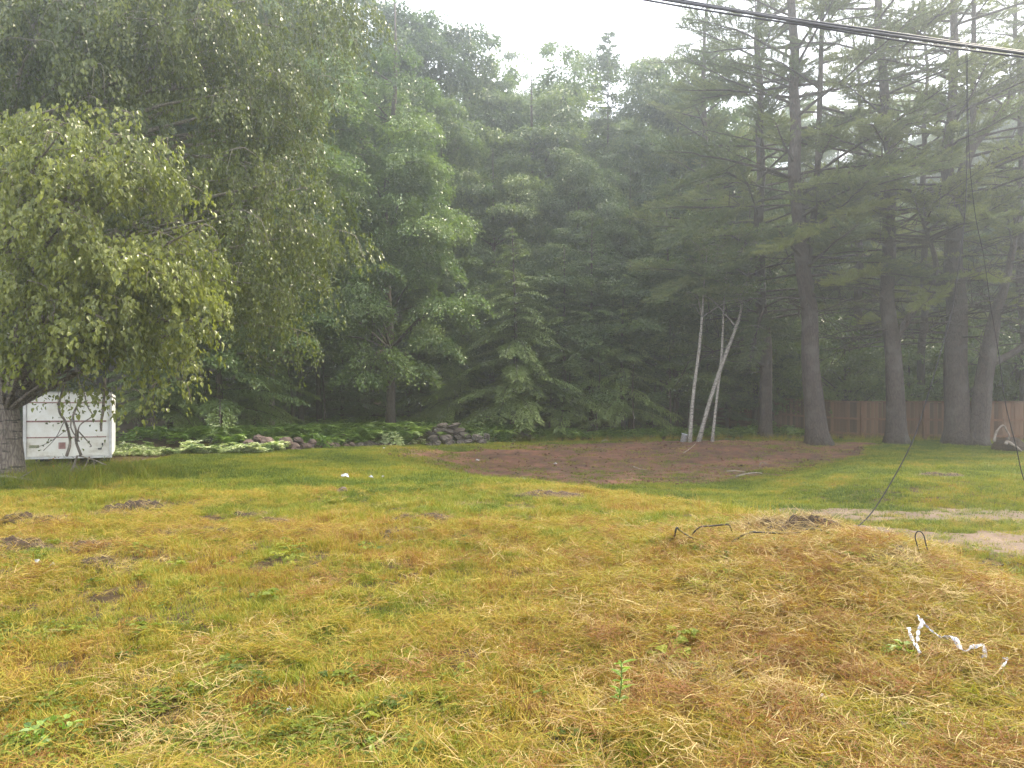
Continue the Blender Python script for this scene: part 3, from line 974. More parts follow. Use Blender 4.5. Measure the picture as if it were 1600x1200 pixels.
# leafy bushes over the fence on the right
bk = broad_tree("leafy_bush", "round leafy bush showing over the top of the plank fence", (0, 0, 0), [(0, 0, -.2), (.1, 0, 1.2), (0, 0, 2.5), (0, 0, 4)], [.09, .07, .05, .02],
                [(0, 0, 2.7, 2.3, 2.0, 1.9, 34)], .15, M['maple_leaf'], M['bark_dark'], clump=.9, per=330, tone=.75, group="leafy bushes over the fence", cat="bush", front=.4)
BUSH = [(1215, 37.5, 1.05), (1320, 36, 1.0), (1420, 37, 1.1), (1505, 36, .9), (1590, 35.5, 1.1), (1680, 35, 1.2), (1150, 43, 1.2), (1260, 42, 1.4), (1460, 42, 1.4), (1560, 42, 1.4), (1360, 42, 1.3)]
BLAB = ["leafy bush over the fence just left of the straight thick pine", "leafy bush over the fence between the straight and the grey pine", "leafy bush over the fence right behind the grey pine",
        "leafy bush over the fence behind the forked pine", "leafy bush over the fence at the right edge of the picture", "leafy bush beyond the fence past the right edge"] + ["leafy bush in the second row behind the fence"] * 5
for i, (px, d, s) in enumerate(BUSH):
    if i == 0:
        bk.location = gp(px, d); bk.scale = (s, s, s)
    else:
        copy_tree(bk, gp(px, d), rng.random() * 6, (s, s, s * rng.uniform(.85, 1.15)), BLAB[i])
bk["label"] = BLAB[0]

# ------------------------------------------------------------------ white pines on the right
DP = 30.0
b = gp(1280, DP)
pine("pine_tree", "straight thick pine with reddish dark trunk at the end of the bare soil", b,
     [([b + [0, 0, -.3], Wp(1264, 560, DP), Wp(1256, 420, DP), Wp(1246, 250, DP), Wp(1236, 80, DP), Wp(1226, -420, DP)], [.46, .36, .31, .25, .19, .03]),
      ([Wp(1258, 440, DP), Wp(1275, 300, DP), Wp(1282, 120, DP), Wp(1292, -250, DP)], [.13, .11, .09, .02])],
     6.4, 96, 5.2, dead=26, z_dead=(4.5, 11), tone=.40, front=.25)
b = gp(1402, DP)
pine("pine_tree", "grey pine in the middle of the group, pale lichen on its trunk", b,
     [([b + [0, 0, -.3], Wp(1397, 560, DP), Wp(1391, 420, DP), Wp(1386, 220, DP), Wp(1378, 60, DP), Wp(1368, -420, DP)], [.42, .33, .28, .22, .17, .03]),
      ([Wp(1398, 530, DP), Wp(1430, 480, DP), Wp(1462, 420, DP - .5), Wp(1440, 340, DP - .5)], [.14, .13, .10, .05])],
     7.6, 82, 5.0, dead=30, z_dead=(3.5, 10), tone=.50, front=.2,
     explicit=[(Wp(1388, 335, DP), Wp(1215, 395, DP - 3.2), -.12, .75), (Wp(1391, 430, DP), Wp(1300, 440, DP - 2.6), -.10, .65), (Wp(1388, 330, DP), Wp(1330, 330, DP - 3.5), -.1, .65)])  # top light on these plumes is put into paler needle colour
b = gp(1500, DP - .3)
pine("pine_tree", "thick pine that forks high above the fence, heaviest trunk of the group", b,
     [([b + [0, 0, -.3], Wp(1492, 560, DP), Wp(1489, 430, DP), Wp(1494, 330, DP), Wp(1484, 225, DP), Wp(1488, 100, DP), Wp(1484, -400, DP)], [.52, .46, .38, .32, .20, .17, .03]),
      ([Wp(1494, 320, DP), Wp(1514, 240, DP), Wp(1548, 195, DP), Wp(1585, 140, DP), Wp(1620, 40, DP)], [.24, .17, .13, .11, .03]),
      ([Wp(1494, 300, DP), Wp(1517, 220, DP), Wp(1521, 120, DP), Wp(1522, -250, DP)], [.18, .12, .10, .03])],
     8.6, 84, 5.0, dead=24, z_dead=(4, 11), tone=.50, front=.2,
     explicit=[(Wp(1490, 430, DP), Wp(1560, 440, DP - 3), -.06, .7), (Wp(1490, 440, DP), Wp(1445, 480, DP - 2.5), -.08, .65)])  # lit look of these two boughs painted as paler needles
b = gp(1524, DP - .6)
pine("pine_tree", "short leaning pine growing out beside the forked one, limb reaching right", b,
     [([b + [0, 0, -.3], Wp(1534, 610, DP - .6), Wp(1544, 540, DP - .6), Wp(1556, 490, DP - .6), Wp(1578, 440, DP - .6), Wp(1592, 330, DP - .6), Wp(1598, 180, DP)], [.44, .35, .30, .22, .15, .11, .04]),
      ([Wp(1546, 570, DP - .6), Wp(1585, 550, DP - .6), Wp(1620, 520, DP - 1)], [.15, .12, .06])],
     6.0, 22, 3.4, dead=12, z_dead=(3, 7), tone=.5,
     explicit=[(Wp(1556, 480, DP), Wp(1640, 480, DP - 2), -.06, .25)])
b = gp(1195, 33.5)
pine_copy = pine("pine_tree", "tall full pine left of the group, hazy plumes down to the birch stems", b,
     [([b + [0, 0, -.3], b + [0, 0, 5], b + [-.3, 0, 12], b + [-.2, 0, 18], b + [0, 0, 24]], [.30, .26, .20, .12, .03])],
     5.0, 84, 5.0, dead=10, z_dead=(2.5, 6), tone=.45, front=.3,
     explicit=[(Wp(1194, 400, 33.4), Wp(1040, 452, 30.2), -.10, .2), (Wp(1193, 320, 33.4), Wp(1062, 385, 29.6), -.12, .1), (Wp(1194, 450, 33.4), Wp(1110, 470, 29.8), -.08, .22), (Wp(1193, 350, 33.4), Wp(1150, 400, 29.4), -.1, .2), (Wp(1193, 260, 33.4), Wp(1050, 300, 30), -.1, .1), (Wp(1195, 480, 33.4), Wp(1170, 560, 30.6), -.25, .05)])
b = gp(1600, 33)
pine("pine_tree", "slim pine at the right edge behind the leaning one", b,
     [([b + [0, 0, -.3], b + [0, 0, 6], b + [-.2, 0, 12], b + [-.3, 0, 23]], [.22, .19, .15, .03])],
     7.0, 60, 4.8, dead=14, z_dead=(3, 8), tone=.46)
b = gp(1730, 31)
pine("pine_tree", "full pine just past the right edge, its boughs hanging into the picture", b,
     [([b + [0, 0, -.3], b + [0, 0, 6], b + [-.2, 0, 12], b + [-.3, 0, 23]], [.30, .26, .18, .03])],
     6.0, 54, 5.0, dead=8, z_dead=(3, 6), tone=.46)
b = gp(1440, 36)
pine("pine_tree", "pine behind the fence between the grey one and the forked one", b,
     [([b + [0, 0, -.3], b + [0, 0, 6], b + [.2, 0, 12], b + [0, 0, 22]], [.2, .17, .13, .03])],
     12.0, 40, 4.0, dead=8, z_dead=(5, 11), tone=.42)

for px, d, s, lb in ((1105, 40, 1.0, "pine behind the white birch stems, hazy plumes against the sky"), (1335, 40, .9, "hazy pine between the straight and the grey one"),
                     (1650, 38, 1.0, "hazy pine beyond the right end of the fence")):
    copy_tree(pine_copy, gp(px, d), rng.random() * 6, (s, s, s), lb)

# ------------------------------------------------------------------ the three white birch stems
for lb, pts, rad in (
        ("white birch stem standing nearly upright beside the white bucket", [(1077, 688), (1083, 620), (1093, 540), (1098, 480), (1100, 445), (1104, 400)], [.085, .07, .062, .048, .02, .008]),
        ("white birch leaning furthest to the right across its neighbour", [(1089, 690), (1108, 630), (1128, 570), (1147, 520), (1157, 488), (1164, 455), (1172, 410)], [.09, .08, .074, .064, .045, .02, .008]),
        ("slender white birch behind the leaning one", [(1112, 690), (1119, 630), (1127, 560), (1130, 500), (1132, 465), (1136, 415)], [.065, .055, .05, .04, .02, .008])):
    d = 31.0
    b = gp(pts[0][0], d)
    t = [b + [0, 0, -.2]] + [Wp(x, y, d) for x, y in pts[1:]]
    e = pts[-1]
    broad_tree("birch_tree", lb, b, t, rad, [blob(e[0], e[1] + 10, d, 150, 190, 16, 1.5)], .075, M['maple_leaf'], M['bark_white'], style='pad', clump=.7, per=90, limbs=.7, tone=.5,
               group="white birch stems by the bucket")

# slim bare trunks inside the dark wood
tm = MB()
tube(tm, curve([(0, 0, -.3), (.12, 0, 1.5), (-.1, .05, 3.4), (.15, 0, 5.6)], 10), np.linspace(.06, .012, 10), k=7, rough=.1)
for k in range(9):
    az = rng.random() * 6.28; z = rng.uniform(1.2, 5)
    dead_branch(tm, np.array([0, 0, z]), (math.cos(az), math.sin(az), .2), rng.uniform(.4, 1.2), -.1, .012, sub=2)
sapl = empty("slim_tree", (0, 0, 0), "slim bare trunk standing in the dark of the wood", "tree", "slim bare trunks in the wood")
tm.obj("trunk", M['bark_dark'], sapl, smooth=True)
SL = [(452, 33), (468, 36), (238, 27.5), (262, 28), (300, 29), (322, 28.5), (505, 36), (560, 38), (880, 35.5), (990, 34.5), (1005, 38), (1022, 36), (1048, 34.5), (1060, 37), (905, 39), (965, 40), (840, 38), (720, 37), (655, 38), (600, 40), (530, 39), (1105, 37), (1075, 36), (935, 35)]
for i, (px, d) in enumerate(SL):
    s = rng.uniform(.6, 1.15)
    if i == 0: sapl.location = gp(px, d)
    else: copy_tree(sapl, gp(px, d), rng.random() * 6, (s, s, rng.uniform(.6, 1.1)))

# ------------------------------------------------------------------ fence
def box(mb, c, s, rz=0, jit=0, tint=.5):
    sx, sy, sz = s[0] / 2, s[1] / 2, s[2] / 2
    v = np.array([(-sx, -sy, -sz), (sx, -sy, -sz), (sx, sy, -sz), (-sx, sy, -sz), (-sx, -sy, sz), (sx, -sy, sz), (sx, sy, sz), (-sx, sy, sz)])
    if jit: v = v + rng.normal(0, jit, v.shape)
    cc, ss = math.cos(rz), math.sin(rz)
    v = np.stack([v[:, 0] * cc - v[:, 1] * ss, v[:, 0] * ss + v[:, 1] * cc, v[:, 2]], 1) + np.array(c)
    mb.add(v, [[0, 3, 2, 1], [4, 5, 6, 7], [0, 1, 5, 4], [1, 2, 6, 5], [2, 3, 7, 6], [3, 0, 4, 7]], None, tint)


FP = [(1085, 41.5), (1140, 40), (1200, 37.5), (1262, 35.5), (1346, 33.4), (1444, 32.2), (1544, 31.6), (1648, 31.2), (1760, 31.0), (1875, 31.0)]
FP = [np.array([(px - 800) / F * d, d]) for px, d in FP]
FH = 1.62
fr = empty("plank_fence", (*FP[4], h1(*FP[4])), "weathered brown plank fence with mid rail and cap board behind the pines", "fence")
fo = np.array(fr.location)
plank_me = None
pm = MB(); box(pm, (0, 0, 0), (1, .022, 1), jit=0)
plank_me = pm.mesh("plank", M['plank'])
pm = MB(); box(pm, (0, 0, 0), (.11, .11, 1))
post_me = pm.mesh("post", M['post'])
pm = MB(); box(pm, (0, 0, 0), (1, 1, 1))
rail_me = pm.mesh("rail", M['post'])


def child(name, me, loc, rot=(0, 0, 0), scale=(1, 1, 1), parent=None):
    o = bpy.data.objects.new(name, me)
    C.objects.link(o)
    o.parent = parent
    o.location = loc; o.rotation_euler = rot; o.scale = scale
    return o


for i, p in enumerate(FP):
    z = h1(*p)
    hp = FH + (.16 if i in (2,) else .04)
    child("post", post_me, np.array([p[0], p[1] - .02, z + hp / 2 - .1]) - fo, scale=(1, 1, hp + .2), parent=fr)
    if i == len(FP) - 1: break
    q = FP[i + 1]
    dv = q - p; ln = np.linalg.norm(dv); rz = math.atan2(dv[1], dv[0])
    nrm = np.array([dv[1], -dv[0]]) / ln             # towards the camera
    z0, z1 = h1(*p), h1(*q)
    n = int(round((ln - .12) / .155))
    pw = (ln - .12) / n
    for k in range(n):
        f = (.06 + (k + .5) * pw) / ln
        c = p + dv * f
        zz = z0 + (z1 - z0) * f
        hgt = FH - .05 + rng.normal(0, .012)
        o = child("plank", plank_me, np.array([c[0], c[1], zz + hgt / 2 + .02]) - fo, (0, 0, rz), (pw - .009, 1, hgt), fr)
        o.rotation_euler.y = rng.normal(0, .006)
    tilt = -math.atan2(z1 - z0, ln)
    for hh, th_, dp in ((FH * .54, .09, .045), (FH + .0, .045, .15), (.22, .09, .045)):
        c = (p + q) / 2 + (nrm * (.035 + i * .0007) if dp < .1 else nrm * 0)
        child("rail" if dp < .1 else "cap_board", rail_me, np.array([c[0], c[1], (z0 + z1) / 2 + hh]) - fo, (0, tilt, rz), (ln - .115 if dp < .1 else ln - .004, dp, th_), fr)

# ------------------------------------------------------------------ white box trailer on the left
TX0, TX1 = Wp(47, 0, 20.1)[0], Wp(167, 0, 20.1)[0]
TZ0, TZ1 = .42, 2.16
TL = 4.2
TW = TX1 - TX0
tr = empty("box_trailer", (TX0 + TW / 2, 20.1, h1(TX0 + TW / 2, 20.5)), "old white box trailer with rusty horizontal seams behind the hanging branches", "trailer", rz=.45)
tz = tr.location.z
bz0, bz1 = TZ0 - tz, TZ1 - tz
mb = MB(); box(mb, (0, TL / 2 + .03, (bz0 + bz1) / 2), (TW - .04, TL, bz1 - bz0 - .04)); mb.obj("body", M['white_paint'], tr)
for sx in (-1, 1):
    mb = MB(); box(mb, (sx * (TW / 2 - .03), 0, (bz0 + bz1) / 2), (.07, .07, bz1 - bz0)); mb.obj("corner_post", M['alu'], tr)
seams = [bz0 + .06, bz0 + (bz1 - bz0) * .32, bz0 + (bz1 - bz0) * .56, bz0 + (bz1 - bz0) * .84, bz1 - .03]
for a, c in zip(seams[:-1], seams[1:]):
    mb = MB(); box(mb, (0, .012, (a + c) / 2), (TW - .145, .03, c - a - .022)); mb.obj("panel", M['white_paint'], tr)
for i, a in enumerate(seams[1:-1]):
    mb = MB(); box(mb, (-.03, -.006, a), (TW - .20, .014, .030 if i != 1 else .042)); mb.obj("seam_strip", M['trim'], tr)
mb = MB(); box(mb, (0, -.002, bz0 + .03), (TW - .14, .06, .055)); mb.obj("bumper_sill", M['alu'], tr)
mb = MB(); box(mb, (0, -.002, bz1 - .012), (TW - .14, .07, .03)); mb.obj("roof_edge", M['alu'], tr)
mb = MB(); box(mb, (-TW / 2 + .22, -.018, bz1 - .10), (.14, .03, .045)); mb.obj("marker_light", M['red_lens'], tr)
mb = MB(); box(mb, (-TW / 2 + .24, -.012, bz0 + .33), (.22, .012, .075)); mb.obj("number_plate", M['plate'], tr)
mb = MB(); box(mb, (-TW / 2 + .86, -.009, bz0 + .34), (.16, .008, .17)); mb.obj("faded_patch", M['trim'], tr)
mb = MB(); box(mb, (TW / 2 - .28, -.02, bz0 + .24), (.09, .05, .035)); box(mb, (TW / 2 - .22, -.02, bz0 + .36), (.03, .05, .07)); mb.obj("latch", M['black'], tr)
for sx in (-1, 1):
    mb = MB()
    an = np.linspace(0, 2 * math.pi, 25)[:-1]
    prof = [(.14, -.07), (.26, -.09), (.30, -.06), (.30, .06), (.26, .09), (.14, .07)]
    V = np.array([(x, r * math.cos(t), r * math.sin(t)) for t in an for r, x in prof])
    k = len(prof)
    Q = [[i * k + j, i * k + (j + 1) % k, ((i + 1) % 24) * k + (j + 1) % k, ((i + 1) % 24) * k + j] for i in range(24) for j in range(k)]
    mb.add(V + np.array([sx * (TW / 2 - .18), 1.9, .30]), Q)
    wh = mb.obj("wheel", M['black'], tr)
    mb = MB()
    V = np.array([(x, r * math.cos(t), r * math.sin(t)) for t in an for r, x in ((.03, .03), (.14, .05), (.15, 0))])
    Q = [[i * 3 + j, i * 3 + j + 1, ((i + 1) % 24) * 3 + j + 1, ((i + 1) % 24) * 3 + j] for i in range(24) for j in range(2)]
    mb.add(V * [sx, 1, 1] + np.array([sx * (TW / 2 - .18), 1.9, .30]), Q)
    mb.obj("rim", M['alu'], wh)
mb = MB(); box(mb, (0, 1.9, .30), (TW - .5, .07, .07)); box(mb, (-.5, 2, bz0 - .03), (.08, 3.8, .08)); box(mb, (.5, 2, bz0 - .03), (.08, 3.8, .08)); mb.obj("chassis", M['black'], tr)

# ------------------------------------------------------------------ dead tangle hanging in front of the trailer
def stick(mb, pts, d, r0, r1, n=9, k=5, tint=.5):
    P = [Wp(x, y, d + (q[0] if q else 0)) for x, y, *q in pts]
    tube(mb, curve(P, n), np.linspace(r0, r1, n), k=k, tint=tint)


b = gp(118, 15.8)
ds = empty("dead_shrub", b, "bare dead shrub with crooked stems in front of the white trailer", "shrub")
mb = MB()
DS = 15.8
for pts, r in (([(118, 775), (113, 745), (117, 725), (124, 712)], .03), ([(124, 712), (145, 718), (165, 727)], .016), ([(124, 712), (120, 690), (126, 672), (118, 650), (120, 615), (115, 560)], .028),
               ([(106, 712), (104, 690), (103, 660), (97, 640), (98, 610), (110, 560)], .03), ([(120, 690), (130, 665), (142, 650), (135, 635), (128, 600)], .016),
               ([(126, 672), (140, 695), (143, 698)], .014), ([(103, 660), (85, 685), (60, 705)], .010), ([(104, 668), (75, 690), (50, 700)], .008), ([(108, 655), (118, 670), (128, 690)], .016),
               ([(117, 725), (128, 745), (126, 760)], .012), ([(120, 772), (119, 790)], .012), ([(132, 715), (131, 735)], .02), ([(98, 775), (98, 720)], .008), ([(145, 718), (152, 735)], .008), ([(165, 730), (160, 745)], .006)):
    P = np.array([Wp(x, y, DS) for x, y in pts]) - b
    P[:, 1] += rng.normal(0, .08, len(P))
    tube(mb, curve(P, 4 * len(P)), np.linspace(r, r * .6, 4 * len(P)), k=6, rough=.2)
for k in range(26):
    p0 = Wp(rng.uniform(60, 150), rng.uniform(745, 775), DS) - b
    e = p0 + np.array([rng.normal(0, .5), rng.normal(0, .3), rng.uniform(.15, .6)])
    tube(mb, curve([p0, (p0 + e) / 2 + rv(1, .06)[0], e], 5), np.linspace(.007, .003, 5), k=3, cap=False)
mb.obj("stem", M['twig'], ds, smooth=True)
mb = MB()
P = np.concatenate([np.stack([rng.normal(83, 4, 26), rng.uniform(712, 770, 26)], 1)])
P = np.array([Wp(x, y, DS + rng.normal(0, .1)) for x, y in P]) - b
leaves(mb, P, rv(len(P)) + [0, 0, -.5], rv(len(P)), .05, .03, rng.random(len(P)))
mb.obj("dead_leaves", M['rust_leaf'], ds)

mb = MB()
P = np.array([Wp(x, y, DS + rng.normal(0, .12)) for x, y in np.stack([rng.uniform(50, 165, 120) * 1.0, 612 + 110 * rng.random(120) ** 1.6], 1)]) - b
keepP = rng.random(120) < .6
P = P[keepP]
leaves(mb, P, rv(len(P)) * [1, 1, .5] + [0, 0, -.8], rv(len(P)) + [0, -.6, .3], .075 * rng.uniform(.6, 1.3, len(P)), .05, rng.random(len(P)), hexa=True)
sp = mb.obj("leaves", M['birch_leaf'], ds); sp["kind"] = "stuff"
hs = empty("hanging_branch", Wp(160, 600, 14.6), "short broken branch hanging down over the right of the trailer", "branch")
mb = MB()
P = np.array([Wp(x, y, 14.6) for x, y in ((164, 590), (163, 615), (161, 640), (158, 660), (158, 674))]) - np.array(hs.location)
tube(mb, curve(P, 12), np.linspace(.03, .022, 12), k=7, rough=.25); mb.obj("branch_wood", M['bark_birch'], hs, smooth=True)
mb = MB()
P0 = P[1]
for az in range(5):
    e = P0 + rv(1, .2)[0]
    tube(mb, [P0, e], [.008, .003], k=3)
mb.obj("twig", M['twig'], hs)

lb = empty("low_limb", Wp(0, 592, 15), "dark low limb growing out to the right from the old birch", "branch")
bo = np.array(lb.location)
# pale dead branch lying on the grass at the foot of the birch
g = gp(20, 14.6, .05)
fb = MB()
pp = [gp(-12, 14.8, .10), gp(10, 14.7, .13), gp(30, 14.6, .10), gp(50, 14.6, .07), gp(70, 14.7, .05)]
tube(fb, curve(np.array(pp) - g, 14), np.linspace(.035, .012, 14), k=7, rough=.2)
tube(fb, curve(np.array([pp[2], gp(40, 14.4, .2), gp(52, 14.2, .3)]) - g, 8), np.linspace(.014, .005, 8), k=5)
o = fb.obj("fallen_branch", M['twig'], smooth=True, loc=g)
tag(o, "pale bare branch lying on the grass at the foot of the old birch", "branch")
bpy.data.objects.remove(lb)

# ------------------------------------------------------------------ stone edging and boulders
def rock_mesh(seed, mat, sub=2):
    """irregular faceted stone"""
    r = np.random.default_rng(seed)
    nu, nv = 9, 6
    V = [(0, 0, 1.0)]
    for j in range(1, nv):
        th = math.pi * j / nv
        for i in range(nu):
            ph = 2 * math.pi * (i + .5 * (j % 2)) / nu
            V.append((math.sin(th) * math.cos(ph), math.sin(th) * math.sin(ph), math.cos(th)))
    V.append((0, 0, -1.0))
    V = np.array(V)
    for k in range(7):                       # cut flats
        nn = norm(r.normal(0, 1, (1, 3)))[0]; dd = r.uniform(.55, .85)
        s = V @ nn
        V = V - np.where(s > dd, s - dd, 0)[:, None] * nn
    V = V * (1 + r.normal(0, .04, (len(V), 1)))
    Q, T = [], []
    for i in range(nu):
        T.append([0, 1 + i, 1 + (i + 1) % nu])
        a = 1 + (nv - 2) * nu
        T.append([len(V) - 1, a + (i + 1) % nu, a + i])
    for j in range(nv - 2):
        for i in range(nu):
            a = 1 + j * nu
            Q.append([a + i, a + nu + i, a + nu + (i + 1) % nu, a + (i + 1) % nu])
    m = MB(); m.add(V, Q, T)
    return m.mesh("stone", mat)


stones = [rock_mesh(s, M['stone']) for s in range(6)]
bould = [rock_mesh(20 + s, M['boulder']) for s in range(4)]


def stone_run(root, items):
    o0 = np.array(root.location)
    for px, d, sx, sy, sz, lift, me in items:
        g = gp(px, d, lift)
        child("stone", me, g - o0 + [0, 0, sz * .35], (rng.normal(0, .2), rng.normal(0, .15), rng.random() * 6), (sx, sy, sz), root)


r1 = empty("stone_wall", gp(690, 31), "low dry stone wall with a squared dark stack at the garden corner", "wall")
it = []
for k in range(30):
    f = rng.random()
    px = 560 + 205 * f
    d = np.interp(px, [560, 620, 700, 770], [28.6, 29.6, 31.0, 32.0])
    s = rng.uniform(.13, .27)
    it.append((px, d + rng.normal(0, .12), s * 1.3, s, s * .75, rng.choice([-.02, .0, .22]) if px > 660 else -.02, stones[rng.integers(0, 6)]))
for px, lift, sx in ((684, .48, .40), (702, .50, .44), (716, .46, .36), (692, .68, .38), (708, .70, .42), (676, .3, .34), (725, .32, .34), (745, .2, .30), (730, .05, .34), (752, .0, .26)):
    it.append((px, 31.3, sx, .3, .15, lift, stones[rng.integers(0, 6)]))
stone_run(r1, it)
r2 = empty("stone_edging", gp(425, 25.6), "reddish boulders edging the garden bed left of the lawn", "wall")
it = []
for px, s, lift in ((392, .40, 0), (420, .48, .02), (405, .26, .3), (447, .36, .1), (458, .30, -.03), (472, .24, 0), (436, .26, -.05), (482, .22, 0), (378, .2, 0), (465, .2, .25), (515, .26, -.02), (524, .2, 0), (498, .16, 0), (540, .15, 0), (550, .2, 0), (488, .2, .15)):
    d = np.interp(px, [370, 430, 550], [25.1, 25.7, 28.3])
    it.append((px, d, s, s * .85, s * .8, lift, bould[rng.integers(0, 4)]))
stone_run(r2, it)

# ------------------------------------------------------------------ ferns and garden plants
def fern_root(label, group, n=11, L=.85):
    mb = MB()
    for k in range(n):
        az = k * 2.4 + rng.normal(0, .3); ln = L * rng.uniform(.7, 1.15)
        m = 16
        s = np.linspace(.05, 1, m)
        ax = np.stack([np.cos(az) * s * ln * .72, np.sin(az) * s * ln * .72, ln * (1.05 * s - .75 * s ** 2.2)], 1)
        tg = norm(np.gradient(ax, axis=0)); sd = norm(np.cross(tg, [0, 0, 1.0]))
        w = ln * .20 * np.sin(np.clip(s * 1.1, 0, 1) * math.pi) ** .7 + .012
        for sg in (-1, 1):
            leaves(mb, ax, sd * sg + tg * .45, np.cross(sd, tg) + rv(m, .15), w * rng.uniform(.9, 1.1, m), np.full(m, .05 * L), np.clip(.45 + .4 * s + rng.normal(0, .1, m), 0, 1), fold=.05)
        tube(mb, ax[::3], np.linspace(.006, .002, len(ax[::3])), k=3, cap=False)
    r = empty("fern", (0, 0, 0), label, "fern", group)
    mb.obj("fronds", M['fern'], r)
    return r


fk = fern_root("green fern with arching fronds in the garden bed behind the stones", "ferns in the garden bed")
for i in range(46):
    if i < 16:
        px = rng.uniform(590, 790); d = np.interp(px, [560, 770], [29.2, 32.2]) + rng.uniform(0, 1.1)
    else:
        px = rng.uniform(330, 640); d = np.interp(px, [330, 430, 640], [25.4, 26.2, 29.8]) + rng.uniform(.1, 2.4)
    s = rng.uniform(.8, 1.6)
    if i == 0: fk.location = gp(px, d); fk.scale = (s, s, s)
    else: copy_tree(fk, gp(px, d), rng.random() * 6, (s, s, s))


def leaf_mound(name, label, cat, px, d, r, h, n, leaf, mat, group=None, tone=.5):
    g = gp(px, d)
    mb = MB()
    dd = norm(rv(n)); dd[:, 2] = np.abs(dd[:, 2])
    P = dd * np.array([r, r, h]) * (.6 + .4 * rng.random((n, 1)))
    leaves(mb, P, dd * [1, 1, .2] + rv(n, .4), dd + [0, 0, .8] + rv(n, .3), leaf * rng.uniform(.7, 1.3, n), leaf * .7, np.clip(tone + rng.normal(0, .22, n), 0, 1), hexa=True)
    o = mb.obj(name, mat, loc=g)
    return tag(o, label, cat, group)


leaf_mound("hosta", "pale variegated hosta mound at the left of the stone wall", "plant", 612, 29.2, .42, .55, 260, .13, M['pale_leaf'], tone=.6)
leaf_mound("hosta", "variegated plant on top of the wall right of the dark stack", "plant", 748, 31.7, .42, .45, 220, .12, M['pale_leaf'], tone=.55)
leaf_mound("garden_plant", "rounded fresh green plant at the right end of the stone wall", "plant", 780, 32.3, .55, .75, 420, .11, M['fern'], tone=.6)
leaf_mound("garden_plant", "broad green leaves beside the reddish boulders", "plant", 500, 27.5, .5, .5, 300, .13, M['fern'], tone=.45)
leaf_mound("garden_plant", "yellow green low plant squeezed between the wall stones", "plant", 728, 31.6, .3, .3, 160, .08, M['fern'], tone=.95)

# ------------------------------------------------------------------ scattered ground cover (geometry nodes instances)
def src_coll(name, meshes):
    c = bpy.data.collections.new(name)
    for i, me in enumerate(meshes):
        o = bpy.data.objects.new("%s_%02d" % (name, i), me)
        c.objects.link(o)
    return c


def scatter(name, coll, P, rot, scl, idx, dry, label=None):
    n = len(P)
    me = bpy.data.meshes.new(name)
    me.vertices.add(n)
    me.vertices.foreach_set("co", np.asarray(P, np.float32).ravel())
    me.attributes.new("rot", 'FLOAT_VECTOR', 'POINT').data.foreach_set("vector", np.asarray(rot, np.float32).ravel())
    me.attributes.new("scl", 'FLOAT', 'POINT').data.foreach_set("value", np.asarray(scl, np.float32))
    me.attributes.new("idx", 'INT', 'POINT').data.foreach_set("value", np.asarray(idx, np.int32))
    me.attributes.new("dry", 'FLOAT', 'POINT').data.foreach_set("value", np.asarray(dry, np.float32))
    o = bpy.data.objects.new(name, me)
    C.objects.link(o)
    ng = bpy.data.node_groups.new(name, 'GeometryNodeTree')
    ng.interface.new_socket("Geometry", in_out='INPUT', socket_type='NodeSocketGeometry')
    ng.interface.new_socket("Geometry", in_out='OUTPUT', socket_type='NodeSocketGeometry')
    N = ng.nodes; Lk = ng.links
    gi = N.new("NodeGroupInput"); go = N.new("NodeGroupOutput")
    ip = N.new("GeometryNodeInstanceOnPoints")
    ci = N.new("GeometryNodeCollectionInfo")
    ci.inputs[0].default_value = coll
    ci.inputs[1].default_value = True
    ci.inputs[2].default_value = True

    def attr(nm, t):
        a = N.new("GeometryNodeInputNamedAttribute"); a.data_type = t; a.inputs[0].default_value = nm
        return a.outputs[0]
    Lk.new(gi.outputs[0], ip.inputs['Points'])
    Lk.new(ci.outputs[0], ip.inputs['Instance'])
    ip.inputs['Pick Instance'].default_value = True
    Lk.new(attr("idx", 'INT'), ip.inputs['Instance Index'])
    Lk.new(attr("rot", 'FLOAT_VECTOR'), ip.inputs['Rotation'])
    Lk.new(attr("scl", 'FLOAT'), ip.inputs['Scale'])
    Lk.new(ip.outputs[0], go.inputs[0])
    md = o.modifiers.new("scatter", 'NODES')
    md.node_group = ng
    tag(o, label, kind="stuff")
    return o


def blade_clump(n, rad, h0, h1_, wd, lean, flat=False):
    mb = MB()
    for k in range(n):
        a = rng.random() * 6.28; r = rad * math.sqrt(rng.random())
        p = np.array([math.cos(a) * r, math.sin(a) * r, 0])
        az = rng.random() * 6.28; hh = rng.uniform(h0, h1_)
        d = np.array([math.cos(az), math.sin(az), 0])
        if flat:
            el = rng.uniform(-.05, .35)
            bow = rng.uniform(-.25, .1)
            s = np.array([0, .5, 1.0])[:, None]
            ax = p + [0, 0, rng.uniform(.004, .05)] + (d * math.cos(el) + np.array([0, 0, math.sin(el)])) * s * hh + np.array([0, 0, 1.0]) * bow * hh * s ** 2 + rv(1, .1)[0] * hh * (s * (1 - s) * 2)
            ax[:, 2] = np.maximum(ax[:, 2], .004)
        else:
            ln = lean * rng.uniform(.2, 1.4)
            s = np.array([0, .55, 1.0])[:, None]
            ax = p + np.array([0, 0, 1.0]) * s * hh * (1 - .3 * ln * s) + d * (ln * hh * s ** 2)
        sd = np.cross(d, [0, 0, 1.0]) if not flat else norm(np.cross(d, [0, 0, 1.0]) + [0, 0, rng.normal(0, .6)])
        w0 = wd * rng.uniform(.7, 1.3)
        V = np.array([ax[0] - sd * w0 * .5, ax[0] + sd * w0 * .5, ax[1] - sd * w0 * .42, ax[1] + sd * w0 * .42, ax[2]])
        mb.add(V, [[0, 1, 3, 2]], [[2, 3, 4]], float(np.clip(rng.normal(.5, .22), 0, 1)))
    return mb


